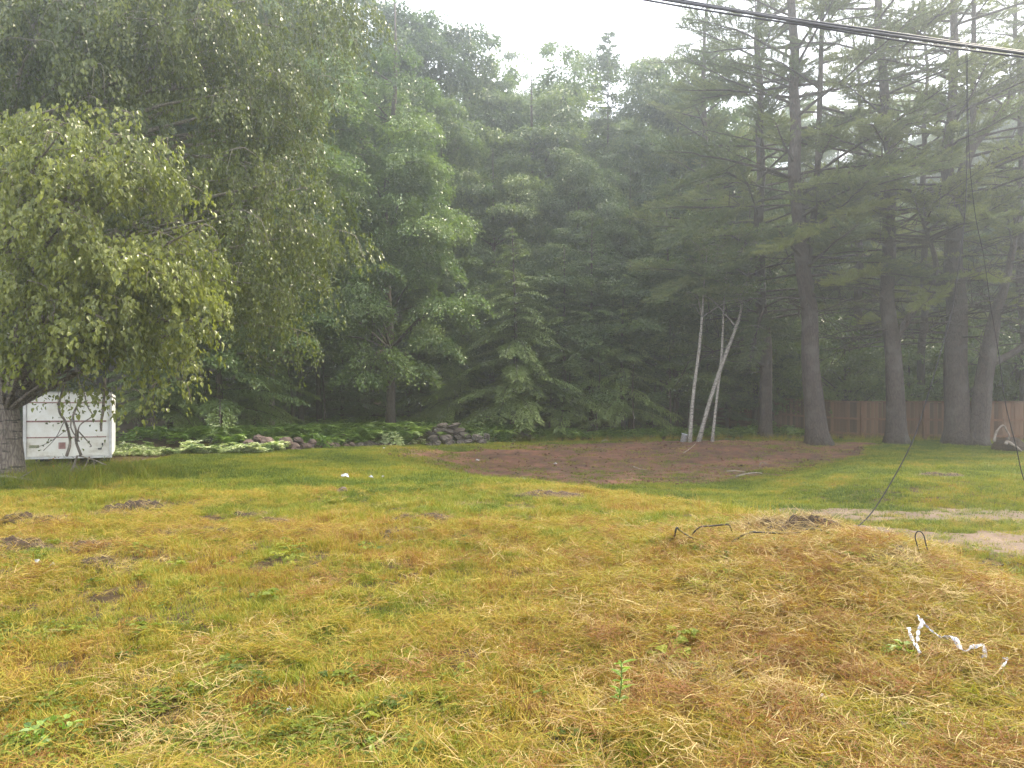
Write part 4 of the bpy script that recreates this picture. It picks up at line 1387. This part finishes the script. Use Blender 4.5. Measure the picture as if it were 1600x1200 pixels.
def weed_clump(n, rad, h, leaf):
    mb = MB()
    for k in range(n):
        a = rng.random() * 6.28; r = rad * math.sqrt(rng.random())
        top = np.array([math.cos(a) * r, math.sin(a) * r, h * rng.uniform(.4, 1)])
        t = float(np.clip(rng.normal(.5, .25), 0, 1))
        a0 = rng.random() * 6.28
        P = np.repeat(top[None], 3, 0); an = a0 + np.arange(3) * 2.1
        D = np.stack([np.cos(an), np.sin(an), np.full(3, .05)], 1)
        leaves(mb, P, D, np.array([0, 0, 1.0]) + rv(3, .25), leaf * rng.uniform(.7, 1.2), leaf * .8, np.full(3, t), hexa=True)
    return mb


gm = M['grass']
UP = [blade_clump(32, .055, .025, .080, .0034, .75).mesh("upright_grass", gm) for _ in range(6)]
ST = [blade_clump(34, .085, .04, .135, .0029, 0, flat=True).mesh("lying_straw", gm) for _ in range(6)]
FAR = [blade_clump(60, .17, .025, .075, .0075, .6).mesh("far_grass", gm) for _ in range(5)]
TALL = [blade_clump(34, .11, .10, .40, .0060, .9).mesh("tall_grass", gm) for _ in range(4)]
WEED = [weed_clump(12, .085, .055, .020).mesh("clover", M['weed']) for _ in range(4)]
BROAD = [weed_clump(8, .09, .09, .036).mesh("broad_weed", M['weed']) for _ in range(3)]
PALE = [weed_clump(15, .16, .22, .075).mesh("pale_cover", M['pale_cover']) for _ in range(3)]
BEDL = [weed_clump(16, .22, .40, .11).mesh("bed_leaf", M['fern']) for _ in range(3)]


def wedge(n, d0, d1, power=1.0, half=.76):
    """points spread over the ground the camera looks over, thinning with distance"""
    u = rng.random(n)
    if power == 0: y = d0 * (d1 / d0) ** u
    else: y = (d0 ** power + (d1 ** power - d0 ** power) * u) ** (1 / power)
    x = (rng.random(n) * 2 - 1) * (half * y + .6)
    return x, y


def rots(n, tilt=.15):
    r = rng.normal(0, tilt, (n, 3)); r[:, 2] = rng.random(n) * 6.28
    return r


def dryness(x, y):
    """0 lush green .. 1 brown straw, by place"""
    f = .49 + .10 * sstep(7, 4, y) - .10 * sstep(9, 13, y) + .95 * (fbm(x * .55, y * .55, 60) - .5) + .75 * (fbm(x * 2.1, y * 2.1, 61) - .5) + .4 * (fbm(x * 6, y * 6, 64) - .5)
    f += .28 * np.exp(-(((x - 3.0) / 1.9) ** 2 + ((y - 5.6) / 2.4) ** 2))              # straw on the mound
    f += .10 * np.exp(-((y - 7.5) / 3.0) ** 2)
    f -= .16 * sstep(11, 18, y)                                                     # fresher lawn further back
    f -= .14 * np.exp(-(((x + 1.6) / 1.2) ** 2 + ((y - 4.0) / .8) ** 2))
    f -= .10 * sstep(-4, -8, x) * sstep(11, 15, y)
    d, s = seg_dist(x, y, CREST, False)
    f += .14 * np.exp(-(d / .8) ** 2) * sstep(10, 13, y)                             # yellower along the lip of the basin
    f -= .10 * sstep(.5, 2.5, np.where(s < 0, -d, d)) * (1 - sstep(27, 30, y)) * sstep(12, 15, y) * sstep(9, 7, x)
    return np.clip(f, 0, 1)


def keep_out(x, y, dirt=.6, track=.75):
    k = np.ones(len(x), bool)
    dm = dirt_mask(x, y)
    pg = fbm(x * .7, y * .9, 70)
    k &= ~((dm > .1) & (rng.random(len(x)) < (np.where(pg > .5, .25, .84) - .25 * (y < 25)) * dirt / .6))
    k &= ~((track_mask(x, y) > .15) & (rng.random(len(x)) < track))
    k &= poly_sd(x, y, WOODEDGE) < .3
    k &= ~((np.abs(x + 11.6) < 1.2) & (y > 20) & (y < 24.5))
    return k


def ground_points(n, d0, d1, power, extra=None):
    x, y = wedge(n, d0, d1, power)
    k = keep_out(x, y)
    if extra is not None: k &= extra(x, y)
    x, y = x[k], y[k]
    return x, y, height(x, y)


# lawn near
x, y, z = ground_points(60000, 2.6, 15, .9, lambda x, y: rng.random(len(x)) < .22 + 1.1 * sstep(.33, .58, fbm(x * 3.1, y * 3.1, 63)))
scatter("grass", src_coll("upright_grass", UP), np.stack([x, y, z - .004], 1), rots(len(x)), rng.uniform(.7, 1.3, len(x)) * (1 + .02 * y) * (.45 + 1.15 * fbm(x * 2.6, y * 2.6, 62)), rng.integers(0, 6, len(x)), dryness(x, y) + rng.normal(0, .10, len(x)))
# straw lying in the mown lawn, thickest on the mound
x, y = wedge(40000, 2.6, 14, .9)
pr = .06 + .80 * np.exp(-(((x - 2.9) / 2.4) ** 2 + ((y - 5.2) / 2.6) ** 2)) + .55 * sstep(.55, .68, fbm(x * .9, y * .9, 66))
k = keep_out(x, y) & (rng.random(len(x)) < pr)
x, y = x[k], y[k]
scatter("mown_straw", src_coll("lying_straw", ST), np.stack([x, y, height(x, y) + rng.uniform(0, .05, len(x))], 1), rots(len(x), .25), rng.uniform(.7, 1.4, len(x)), rng.integers(0, 6, len(x)), np.clip(.70 + .30 * (fbm(x * 1.3, y * 1.3, 67) - .5) + rng.normal(0, .10, len(x)), 0, 1))
# lawn further off
x, y, z = ground_points(52000, 13, 33, 1.2)
scatter("far_grass", src_coll("far_grass", FAR), np.stack([x, y, z - .004], 1), rots(len(x), .1), rng.uniform(.75, 1.3, len(x)), rng.integers(0, 5, len(x)), dryness(x, y) + .06 + rng.normal(0, .08, len(x)))
x, y = wedge(15000, 2.6, 9.5, .9)
pr = .9 * np.exp(-(((x - 2.7) / 1.9) ** 2 + ((y - 5.2) / 2.4) ** 2)) + .35 * sstep(.52, .66, fbm(x * 1.2, y * 1.2, 68))
k = keep_out(x, y) & (rng.random(len(x)) < pr * sstep(.40, .58, fbm(x * 2.3, y * 2.3, 69)))
x, y = x[k], y[k]
scatter("brown_thatch", src_coll("brown_straw", ST), np.stack([x, y, height(x, y) + rng.uniform(.01, .09, len(x))], 1), rots(len(x), .35), rng.uniform(.6, 1.3, len(x)), rng.integers(0, 6, len(x)), np.clip(1.02 + rng.normal(0, .10, len(x)), 0, 1.2))
PST = [blade_clump(14, .10, .05, .16, .0031, 0, flat=True).mesh("pale_straw", M['pale_straw']) for _ in range(5)]
x, y = wedge(14000, 2.6, 11, .9)
pr = .75 * np.exp(-(((x - 2.6) / 2.1) ** 2 + ((y - 5.0) / 2.4) ** 2)) + .30 * sstep(.55, .68, fbm(x * 1.1, y * 1.1, 75)) * (y < 8) + .02
k = keep_out(x, y) & (rng.random(len(x)) < pr)
x, y = x[k], y[k]
scatter("pale_straw", src_coll("pale_straw", PST), np.stack([x, y, height(x, y) + rng.uniform(.02, .10, len(x))], 1), rots(len(x), .3), rng.uniform(.6, 1.3, len(x)), rng.integers(0, 5, len(x)), np.clip(rng.normal(.55, .2, len(x)), 0, 1))
# clover and broad weeds in patches
x, y = wedge(24000, 2.8, 14, .9)
wp = sstep(.56, .70, fbm(x * .8, y * .8, 80)) * .7 + .8 * np.exp(-(((x + 1.7) / .9) ** 2 + ((y - 4.1) / .6) ** 2)) + .5 * np.exp(-(((x + 2.6) / .5) ** 2 + ((y - 3.7) / .4) ** 2)) + .04
k = keep_out(x, y) & (rng.random(len(x)) < wp * .42)
x, y = x[k], y[k]
scatter("clover", src_coll("clover", WEED), np.stack([x, y, height(x, y) + .01], 1), rots(len(x), .15), rng.uniform(.7, 1.3, len(x)), rng.integers(0, 4, len(x)), np.clip(rng.normal(.45, .2, len(x)), 0, 1))
x, y = wedge(3800, 2.8, 26, .8)
wp = sstep(.55, .66, fbm(x * .7, y * .7, 85)) * .25 * (y < 9) + .5 * (x > 6.5) * (y > 14.5) + .02 * (y < 9)
k = keep_out(x, y) & (rng.random(len(x)) < wp * .5)
x, y = x[k], y[k]
scatter("broad_weeds", src_coll("broad_weed", BROAD), np.stack([x, y, height(x, y)], 1), rots(len(x), .15), rng.uniform(.7, 1.5, len(x)), rng.integers(0, 3, len(x)), np.clip(rng.normal(.5, .22, len(x)), 0, 1))
# tall rough grass: round the birch foot and shrub, along the debris, edge of the wood
xs, ys = [], []
for px, d, s, n in ((125, 15.4, 1.0, 200), (175, 16.2, .5, 150), (20, 14.2, 1.2, 130), (60, 17.0, 1.1, 90), (205, 18.5, .5, 40), (1262, 9.4, .4, 34), (1180, 9.9, .4, 16)):
    g = gp(px, d)
    xs.append(rng.normal(g[0], s, n)); ys.append(rng.normal(g[1], s * .55, n))
for n, ax0, bx0 in ((260, (1.5, 33.2), (12, 33.0)), (200, (12.5, 32.6), (26, 30.7)), (120, (-2, 32.4), (2, 33.6))):
    t = rng.random(n)
    xs.append(ax0[0] + (bx0[0] - ax0[0]) * t + rng.normal(0, .2, n)); ys.append(ax0[1] + (bx0[1] - ax0[1]) * t + rng.normal(0, .35, n))
x = np.concatenate(xs); y = np.concatenate(ys)
scatter("tall_grass", src_coll("tall_grass", TALL), np.stack([x, y, height(x, y) - .01], 1), rots(len(x), .15), rng.uniform(.6, 1.2, len(x)), rng.integers(0, 4, len(x)), np.clip(rng.normal(.30, .14, len(x)) + .2 * (x > 2), 0, 1))
# pale variegated cover along the left lawn edge
t = rng.random(900)
x = -12.6 + 4.9 * t + rng.normal(0, .1, 900)
y = np.interp(x, [-13, -10.4, -8], [24.3, 24.7, 25.2]) + rng.uniform(-1.2, .4, 900)
scatter("pale_ground_cover", src_coll("pale_cover", PALE), np.stack([x, y, height(x, y)], 1), rots(900, .1), rng.uniform(.3, 1.3, 900) * (.15 + 1.7 * fbm(x * 2.2, y * 2.2, 33) ** 1.5), rng.integers(0, 3, 900), np.clip(.1 + 1.0 * fbm(x * 1.3, y * 2, 34) - .35 * sstep(25.0, 24.2, y) * 0 + rng.normal(0, .2, 900), 0, 1))
x = rng.uniform(-10.5, 0.5, 300); y = np.interp(x, [-10.5, -8, -6, -2, .5], [25.3, 26.6, 28.8, 31.7, 33]) + rng.uniform(-.1, .5, 300)
scatter("pale_ground_cover", src_coll("pale_cover", PALE), np.stack([x, y, height(x, y)], 1)[::2], rots(150, .1), rng.uniform(.4, .9, 150), rng.integers(0, 3, 150), rng.uniform(0, .9, 150))
# low leaves filling the bed and the floor of the wood's edge
x = rng.uniform(-13, 3, 3000); y = rng.uniform(25, 38, 3000)
k = (poly_sd(x, y, BED) > .3) & (rng.random(3000) < .9)
x, y = x[k], y[k]
x2 = rng.uniform(1, 13, 420); y2 = 33.3 + np.abs(rng.normal(0, 1.6, 420))
x = np.concatenate([x, x2]); y = np.concatenate([y, y2])
scatter("bed_foliage", src_coll("bed_leaf", BEDL), np.stack([x, y, height(x, y)], 1), rots(len(x), .12), rng.uniform(.5, 1.2, len(x)), rng.integers(0, 3, len(x)), np.zeros(len(x)))

# crumbs and small clods of earth over the bare soil
crumb = [rock_mesh(60 + k, M['soil']) for k in range(4)]
x = rng.uniform(-5.5, 15, 9000); y = rng.uniform(17, 33, 9000)
k = (dirt_mask(x, y) > .0) & (rng.random(9000) < .25 + .9 * sstep(.45, .65, fbm(x * 1.1, y * 1.1, 71)))
x, y = x[k], y[k]
scatter("soil_crumbs", src_coll("soil_crumb", crumb), np.stack([x, y, height(x, y) + .035], 1), rng.random((len(x), 3)) * 6, rng.uniform(.012, .06, len(x)) * rng.uniform(.5, 1.2, len(x)), rng.integers(0, 4, len(x)), np.zeros(len(x)))
# thin new grass coming up through the soil
x = rng.uniform(-5.5, 14, 11000); y = rng.uniform(17, 32, 11000)
k = (dirt_mask(x, y) > .0) & (rng.random(11000) < .06 + .9 * sstep(.47, .6, fbm(x * .8, y * .9, 72)) + .45 * sstep(24.5, 20, y) + .3 * sstep(0, -3, x))
x, y = x[k], y[k]
scatter("sprouting_grass", src_coll("sprout", [blade_clump(16, .16, .03, .09, .008, .6).mesh("sprout", gm) for _ in range(3)]), np.stack([x, y, height(x, y) + .02], 1), rots(len(x)), rng.uniform(.6, 1.4, len(x)), rng.integers(0, 3, len(x)), np.clip(rng.normal(.28, .14, len(x)), 0, 1))

# ------------------------------------------------------------------ clods, heaps
def clod(px, d, sx, sy, sz, label, mat='clod', name="soil_clod", cat="clod"):
    g = hit(px, d + 3) + [0, 0, -.02]
    nu, nv = 40, 24
    u = np.linspace(-1, 1, nu); v = np.linspace(-1, 1, nv)
    U, V = np.meshgrid(u, v)
    s = rng.random() * 50
    prof = np.clip(1 - U ** 2 - V ** 2, 0, 1) ** .5
    z = prof * (.1 + 1.2 * fbm(U * 3.5 + s, V * 3.5, 90)) * sz * 1.25 + np.where(prof > 0, .03 * (fbm(U * 9 + s, V * 9, 91) - .5), -.06)
    x = U * sx; yv = V * sy
    mb = MB()
    zz = z + height(x + g[0], yv + g[1]) - g[2] - .02
    mb.add(np.stack([x, yv, zz], -1), grid_quads(nu, nv))
    root = empty(name, g, label, cat)
    mb.obj("soil", M[mat], root, smooth=True)
    mb = MB()
    heap = name == 'straw_heap'
    n = int((900 if heap else 300) * (sx * sy / .1) ** .6)
    for q in range(n):
        a, b_ = rng.uniform(-.85, .85, 2)
        i = int((a + 1) / 2 * (nu - 1)); j = int((b_ + 1) / 2 * (nv - 1))
        p = np.array([a * sx, b_ * sy, zz[j, i]])
        az = rng.random() * 6.28; L = rng.uniform(.06, .28 if heap else .13)
        dd = np.array([math.cos(az), math.sin(az), rng.uniform(-.2, .7 if heap else .9)]) * L
        needles(mb, p[None], dd[None] + rv(1, .01), rv(1), np.array([L]), .006, rng.random(1) * (.9 if heap else .7))
    mb.obj("straw", M['straw'], root)["kind"] = "stuff"
    return root


clod(215, 797, .50, .32, .16, "dark torn edge of turf on the left lawn in front of the tall grass")
clod(42, 816, .42, .26, .14, "dark turf clod near the left edge below the birch shade")
clod(22, 858, .40, .25, .14, "brown clod at the far left of the lawn, lowest of the turned ones")
clod(130, 855, .38, .25, .08, "flat crumbly clod beside the two pale litter pieces")
clod(845, 776, .75, .35, .12, "reddish brown soil heap mixed with straw on the lawn short of the hollow")
clod(735, 788, .45, .22, .07, "thin scrape of brown soil left of the reddish heap")
clod(350, 772, .35, .22, .07, "small molehill like clod on the green left lawn")
clod(310, 830, .6, .3, .07, "low scrape of dark soil amid the left lawn")
clod(480, 828, .45, .25, .06, "scattered brown crumbs on the middle of the lawn")
for px, d, sx, lb in ((90, 812, .5, "dark lip of turned turf between the two big left clods"), (175, 803, .4, "brown rooty turf at the foot of the tall grass"), (395, 805, .3, "crumbly brown spot right of the molehill clod"),
                      (250, 835, .35, "reddish scuffed turf near the middle of the left lawn"), (160, 880, .3, "dry brown thatch right of the pale oval scrap"), (8, 905, .3, "dark clod cut by the left picture edge"), (430, 815, .28, "small brown scrape on the greener lawn"),
                      (660, 810, .45, "thin brown thatch line left of the two soil scrapes"), (590, 835, .4, "grey straw mat in the centre left of the lawn")):
    clod(px, d, sx, sx * .55, .08, lb)
clod(1255, 834, .42, .28, .20, "tuft of brown roots and straw beside the fallen cable", name="straw_heap", cat="heap")
clod(1195, 832, .32, .22, .16, "smaller straw tuft left of the brown root tuft", name="straw_heap", cat="heap")
clod(1400, 880, .40, .30, .10, "brown straw heap on the crest of the right mound", name="straw_heap", cat="heap")
clod(1470, 742, .6, .5, .10, "weedy hump of soil on the right lawn before the pines")
clod(1090, 1070, .35, .26, .08, "matted dry straw clump low in the foreground", name="straw_heap", cat="heap")

# ------------------------------------------------------------------ litter
def strip(name, pts, d, wd, label, mat='plastic', lift=.05, group=None):
    """torn plastic tape: a ribbon that twists along its way"""
    P = np.array([hit(px, py) + [0, -.03, l + .085] for px, py, l in pts])
    g = P[0].copy()
    c = curve(P - g, 26)
    tg = norm(np.gradient(c, axis=0))
    V = []
    for i in range(len(c)):
        tw = math.sin(i * .7) * .8 + rng.normal(0, .25)
        s = np.cross(tg[i], [0, 0, 1.0]); s /= np.linalg.norm(s) + 1e-9
        n = np.cross(s, tg[i])
        e = s * math.cos(tw) + n * math.sin(tw)
        ww = wd * rng.uniform(.8, 1.15)
        V += [c[i] - e * ww / 2 - n * .0, c[i] + n * .006 + rng.normal(0, .003, 3), c[i] + e * ww / 2]
    n = len(c)
    Q = []
    for i in range(n - 1):
        for j in range(2):
            Q.append([i * 3 + j, i * 3 + j + 1, (i + 1) * 3 + j + 1, (i + 1) * 3 + j])
    mb = MB(); mb.add(V, Q)
    o = mb.obj(name, M[mat], loc=g)
    so_ = o.modifiers.new("thick", 'SOLIDIFY'); so_.thickness = .002
    return tag(o, label, "litter", group)


strip("plastic_strip", [(1466, 1016, .0), (1486, 1024, .03), (1500, 1038, .0), (1518, 1035, .02), (1533, 1035, .02), (1533, 1050, .0)], 0, .030, "long white torn plastic strip lying across the straw mound")
strip("plastic_strip", [(1430, 986, .02), (1437, 998, .03), (1431, 1010, .02), (1430, 1022, .0)], 0, .024, "forked white plastic strip standing up in the straw")
strip("plastic_strip", [(1416, 1005, .02), (1422, 1020, .0), (1428, 1032, .01), (1434, 1042, .0)], 0, .024, "short curled white plastic strip left of the forked one")
strip("plastic_strip", [(1438, 998, .03), (1449, 1006, .01), (1466, 1016, .0)], 0, .012, "thin grey twist of plastic joining the white strips")
strip("plastic_strip", [(1563, 1050, .0), (1569, 1056, .02), (1557, 1068, .0)], 0, .014, "small white plastic end at the right of the mound")


def scrap(px, d, s, label, name="litter_scrap", flat=.5):
    g = hit(px, d) + [0, 0, .06]
    mb = MB()
    k = 9
    a = np.sort(rng.random(k) * 6.28)
    r = s * rng.uniform(.5, 1.1, k)
    rim = np.stack([np.cos(a) * r, np.sin(a) * r * .7, rng.normal(0, .25 * s, k)], 1)
    V = np.concatenate([[[0, 0, s * flat]], rim, rim * .9 - [0, 0, .008], [[0, 0, s * flat - .008]]])
    T = [[0, 1 + i, 1 + (i + 1) % k] for i in range(k)] + [[2 * k + 1, k + 1 + (i + 1) % k, k + 1 + i] for i in range(k)]
    Q = [[1 + i, k + 1 + i, k + 1 + (i + 1) % k, 1 + (i + 1) % k] for i in range(k)]
    mb.add(V, Q, T)
    return tag(mb.obj(name, M['plastic'], loc=g), label, "litter")


scrap(539, 748, .10, "white crumpled scrap on the green lawn left of the hollow")
scrap(580, 749, .06, "middle one of the small white scraps in a row on the lawn")
scrap(598, 749, .05, "right end one of the small white scraps in a row on the lawn")
scrap(60, 888, .05, "pale oval scrap at the left among dark clods")
scrap(84, 891, .035, "small white scrap right of the pale oval one")
scrap(1285, 1106, .035, "grey white scrap in the straw low on the mound")
scrap(1476, 1132, .03, "little bluish scrap near the bottom right")
scrap(1412, 1152, .03, "torn white scrap at the bottom of the mound")
scrap(452, 1123, .02, "tiny white fleck beside a long straw at the bottom")
scrap(600, 703, .07, "white fleck where the lawn meets the bare soil")
for px, d, lb in ((746, 722, "white chip on the left part of the bare soil"), (868, 727, "white chip on the bare soil right of the grass tongue"), (818, 752, "upright white chip near the lip of the hollow")):
    scrap(px, d, .08, lb)
g = hit(535, 772) + [0, 0, .04]
o = child("stone_lump", bould[1], g, (0.3, .2, 1), (.10, .08, .09)); tag(o, "small dark lump on the lawn below the white scraps", "stone")

# sticks lying on the bare soil
for i, (a, b_, r, lb) in enumerate((((1068, 27.8, .12), (1087, 29.0, .25), .018, "pale stick propped up on the red soil"),
                                   ((990, 25.2, .10), (1012, 24.4, .08), .02, "short dark stick on the middle of the bare soil"),
                                   ((1135, 23.2, .10), (1165, 23.0, .10), .018, "pale stick on the right half of the bare soil"),
                                   ((1150, 21.8, .08), (1190, 22.4, .12), .03, "thick grey stick at the lower right of the soil"),
                                   ((1186, 25.5, .10), (1198, 25.7, .12), .02, "short pale stick furthest right on the soil"),
                                   ((940, 31, .12), (950, 31, .15), .02, "pale stick at the top rim of the soil"))):
    p, q = gp(*a), gp(*b_)
    mb = MB(); tube(mb, curve([p - p, (q - p) / 2 + rv(1, .03)[0], q - p], 8), np.linspace(r, r * .5, 8), k=6, rough=.2)
    tag(mb.obj("stick", M['twig'], loc=p, smooth=True), lb, "stick")

# ------------------------------------------------------------------ white bucket by the birches
g = gp(1067, 31.2)
bk_ = empty("bucket", g, "white plastic bucket tipped against the birch stems", "bucket")
mb = MB()
an = np.linspace(0, 2 * math.pi, 21)[:-1]
prof = [(.0, .0), (.125, .0), (.15, .34), (.165, .34), (.165, .37), (.145, .37), (.118, .03), (0, .03)]
V = np.array([(r * math.cos(t), r * math.sin(t), z) for t in an for r, z in prof]); k = len(prof)
Q = [[i * k + j, ((i + 1) % 20) * k + j, ((i + 1) % 20) * k + j + 1, i * k + j + 1] for i in range(20) for j in range(k - 1)]
mb.add(V, Q); bo_ = mb.obj("pail", M['plastic'], bk_, smooth=True)
mb = MB(); t = np.linspace(0, math.pi, 14)
tube(mb, np.stack([.16 * np.cos(t), -.12 * np.sin(t) - .05, .33 - .14 * np.sin(t)], 1), .004, k=5); mb.obj("handle", M['alu'], bk_)
bk_.rotation_euler = (.15, .25, .4)

# ------------------------------------------------------------------ stump heap at the right edge
g = gp(1578, 27.5)
st = empty("root_stump", g, "dark upturned stump with a pale arched root near the right fence", "stump")
mb = MB()
nu, nv = 20, 12
th = np.linspace(0, 2 * math.pi, nu, endpoint=False); ph = np.linspace(.02, math.pi / 2, nv)
TH, PH = np.meshgrid(th, ph)
rr = 1 + .45 * (fbm(np.cos(TH) * 1.7 + 5, np.sin(TH) * 1.7 + PH * 1.5, 95) - .5)
V = np.stack([np.sin(PH) * np.cos(TH) * .62 * rr, np.sin(PH) * np.sin(TH) * .45 * rr, np.cos(PH) * .48 * rr], -1).reshape(-1, 3)
Q = [[j * nu + i, (j + 1) * nu + i, (j + 1) * nu + (i + 1) % nu, j * nu + (i + 1) % nu] for j in range(nv - 1) for i in range(nu)]
mb.add(V, Q); mb.obj("root_ball", M['clod'], st, smooth=True)
mb = MB()
P = np.array([Wp(x, y, 27.0) for x, y in ((1553, 690), (1556, 677), (1562, 668), (1568, 665), (1573, 673), (1577, 680), (1576, 687))]) - g
tube(mb, curve(P, 24), np.interp(np.linspace(0, 1, 24), [0, .3, 1], [.05, .035, .025]), k=7, rough=.25); mb.obj("root", M['twig'], st, smooth=True)
mb = MB()
P = np.array([Wp(x, y, 26.9) for x, y in ((1571, 694), (1574, 690), (1583, 695), (1590, 700), (1596, 705))]) - g
tube(mb, curve(P, 16), np.linspace(.06, .03, 16), k=7, rough=.3); mb.obj("root", M['twig'], st, smooth=True)
mb = MB()
P = np.array([Wp(x, y, 27.0) for x, y in ((1572, 668), (1568, 652))]) - g
tube(mb, P, [.012, .006], k=5); mb.obj("root", M['twig'], st)

# ------------------------------------------------------------------ overhead cables
DC = 10.0
A = Wp(1030, -2, DC + .9); B = Wp(1600, 84, DC)
dv = (B - A)
oc = empty("overhead_cable", A, "bundle of dark overhead cables crossing the sky at the upper right", "cable")
for k, (oy, oz, r) in enumerate(((0, 0, .021), (.014, .040, .015), (.018, -.038, .014))):
    s = np.linspace(-2.4, 3.4, 60)
    P = dv * s[:, None] + np.array([0, oy, oz]) + np.array([0, 0, 1.0]) * (.10 * (s - .5) ** 2)[:, None]
    P[:, 2] -= .025
    tw = s * 9 + k * 2.1
    P[:, 2] += .006 * np.sin(tw)
    mb = MB(); tube(mb, P, r, k=8)
    mb.obj("cable", M['cable'], oc, smooth=True)


def hanging(name, label, pts, r, n=60):
    P = np.array([Wp(x, y, d) for x, y, d in pts])
    mb = MB()
    c = curve(P - P[0], n)
    tube(mb, c, np.linspace(r * .55, r, n), k=6)
    return tag(mb.obj(name, M['cable_dark'], loc=P[0], smooth=True), label, "cable")


hanging("loose_cable", "thin loose cable that drops from the bundle and curves down to the straw tuft",
        [(1509, 70, 10.1), (1511, 200, 9.9), (1508, 330, 9.7), (1492, 457, 9.5), (1483, 503, 9.4), (1447, 627, 9.1), (1421, 700, 8.9), (1370, 790, 8.6), (1336, 826, 8.4), (1310, 842, 8.25)], .008)
hanging("loose_cable", "second thin cable swinging down right past the leaning pine to the far stump",
        [(1511, 71, 10.1), (1514, 230, 10.0), (1523, 330, 10.0), (1537, 400, 10.0), (1548, 478, 10.0), (1560, 550, 10), (1570, 625, 10), (1587, 695, 9.9), (1602, 755, 9.8), (1640, 830, 9.6)], .007)


def ground_wire(label, pts, base, r, name="fallen_cable", lift=.055, jig=.04):
    d = hit(*base)[1]
    P = []
    for px, py in pts:
        q = Wp(px, py, d)
        q[2] = max(q[2], h1(q[0], q[1]) + (lift if 0 < len(P) < len(pts) - 1 else .03))
        P.append(q)
    P = np.array(P)
    P[1:-1, 1] += rng.normal(0, jig, len(P) - 2)
    mb = MB(); c = curve(P - P[0], 40)
    tube(mb, c, r, k=6)
    return tag(mb.obj(name, M['cable_dark'], loc=P[0], smooth=True), label, "cable")


ground_wire("black cable end kinked up in a point at the left of the fallen tangle", [(1044, 851), (1052, 838), (1055, 823), (1066, 832), (1080, 840), (1097, 847)], (1070, 850), .009)
ground_wire("black cable looping low over the grass in the middle of the fallen tangle", [(1076, 841), (1090, 833), (1112, 830), (1132, 831), (1137, 839), (1146, 846)], (1110, 846), .008, lift=.15)
ground_wire("black cable lying flat between the loop and the straw tuft", [(1142, 849), (1170, 845), (1205, 843), (1240, 842), (1275, 844), (1308, 842)], (1200, 848), .010, lift=.10)
ground_wire("narrow upright loop of dark wire beyond the mound crest", [(1439, 874), (1434, 855), (1430, 838), (1435, 830), (1443, 836), (1449, 858), (1459, 877)], (1448, 878), .005, lift=.0, jig=0)
ground_wire("dark wire bending over the grass at the right of the upright loop", [(1462, 877), (1495, 878), (1530, 880), (1555, 883), (1566, 892), (1565, 902)], (1515, 892), .006)
ground_wire("short twisted dark wire lying right of the mound", [(1508, 888), (1528, 893), (1548, 902)], (1530, 897), .007)

# ------------------------------------------------------------------ a few plants that stand out in the foreground
def stalk_plant(px, py, h, label):
    g = hit(px, py)
    mb = MB()
    t = 14
    s = np.linspace(0, 1, t)
    ax = np.stack([.12 * h * np.sin(s * 2), .1 * h * s, h * s], 1)
    st_ = MB(); tube(st_, ax, np.linspace(.005, .002, t), k=4)
    az = np.arange(22) * 2.4
    i = (np.arange(22) / 22 * (t - 3)).astype(int) + 2
    D = np.stack([np.cos(az), np.sin(az), np.full(22, .35)], 1)
    leaves(mb, ax[i], D, np.array([0, 0, 1.0]) + rv(22, .2), rng.uniform(.06, .10, 22), .022, np.clip(rng.normal(1, .1, 22), 0, 1), hexa=True)
    r = empty("weed_plant", g, label, "plant")
    st_.obj("stem", M['fern'], r); mb.obj("leaves", M['fern'], r)
    return r


stalk_plant(962, 1120, .30, "bright green leafy stalk standing in the straw of the foreground")
leaf_mound("lawn_weed", "low yellow green weed beside the curled plastic strip", "plant", 1408, hit(1408, 1030)[1], .07, .10, 60, .06, M['fern'], tone=.95)
leaf_mound("lawn_weed", "broad leaved green weed at the bottom left corner", "plant", 75, 3.95, .20, .12, 90, .05, M['fern'], tone=.8)
leaf_mound("lawn_weed", "bright tuft of green leaves in the lower middle of the lawn", "plant", 575, 3.78, .10, .09, 40, .04, M['fern'], tone=.8)
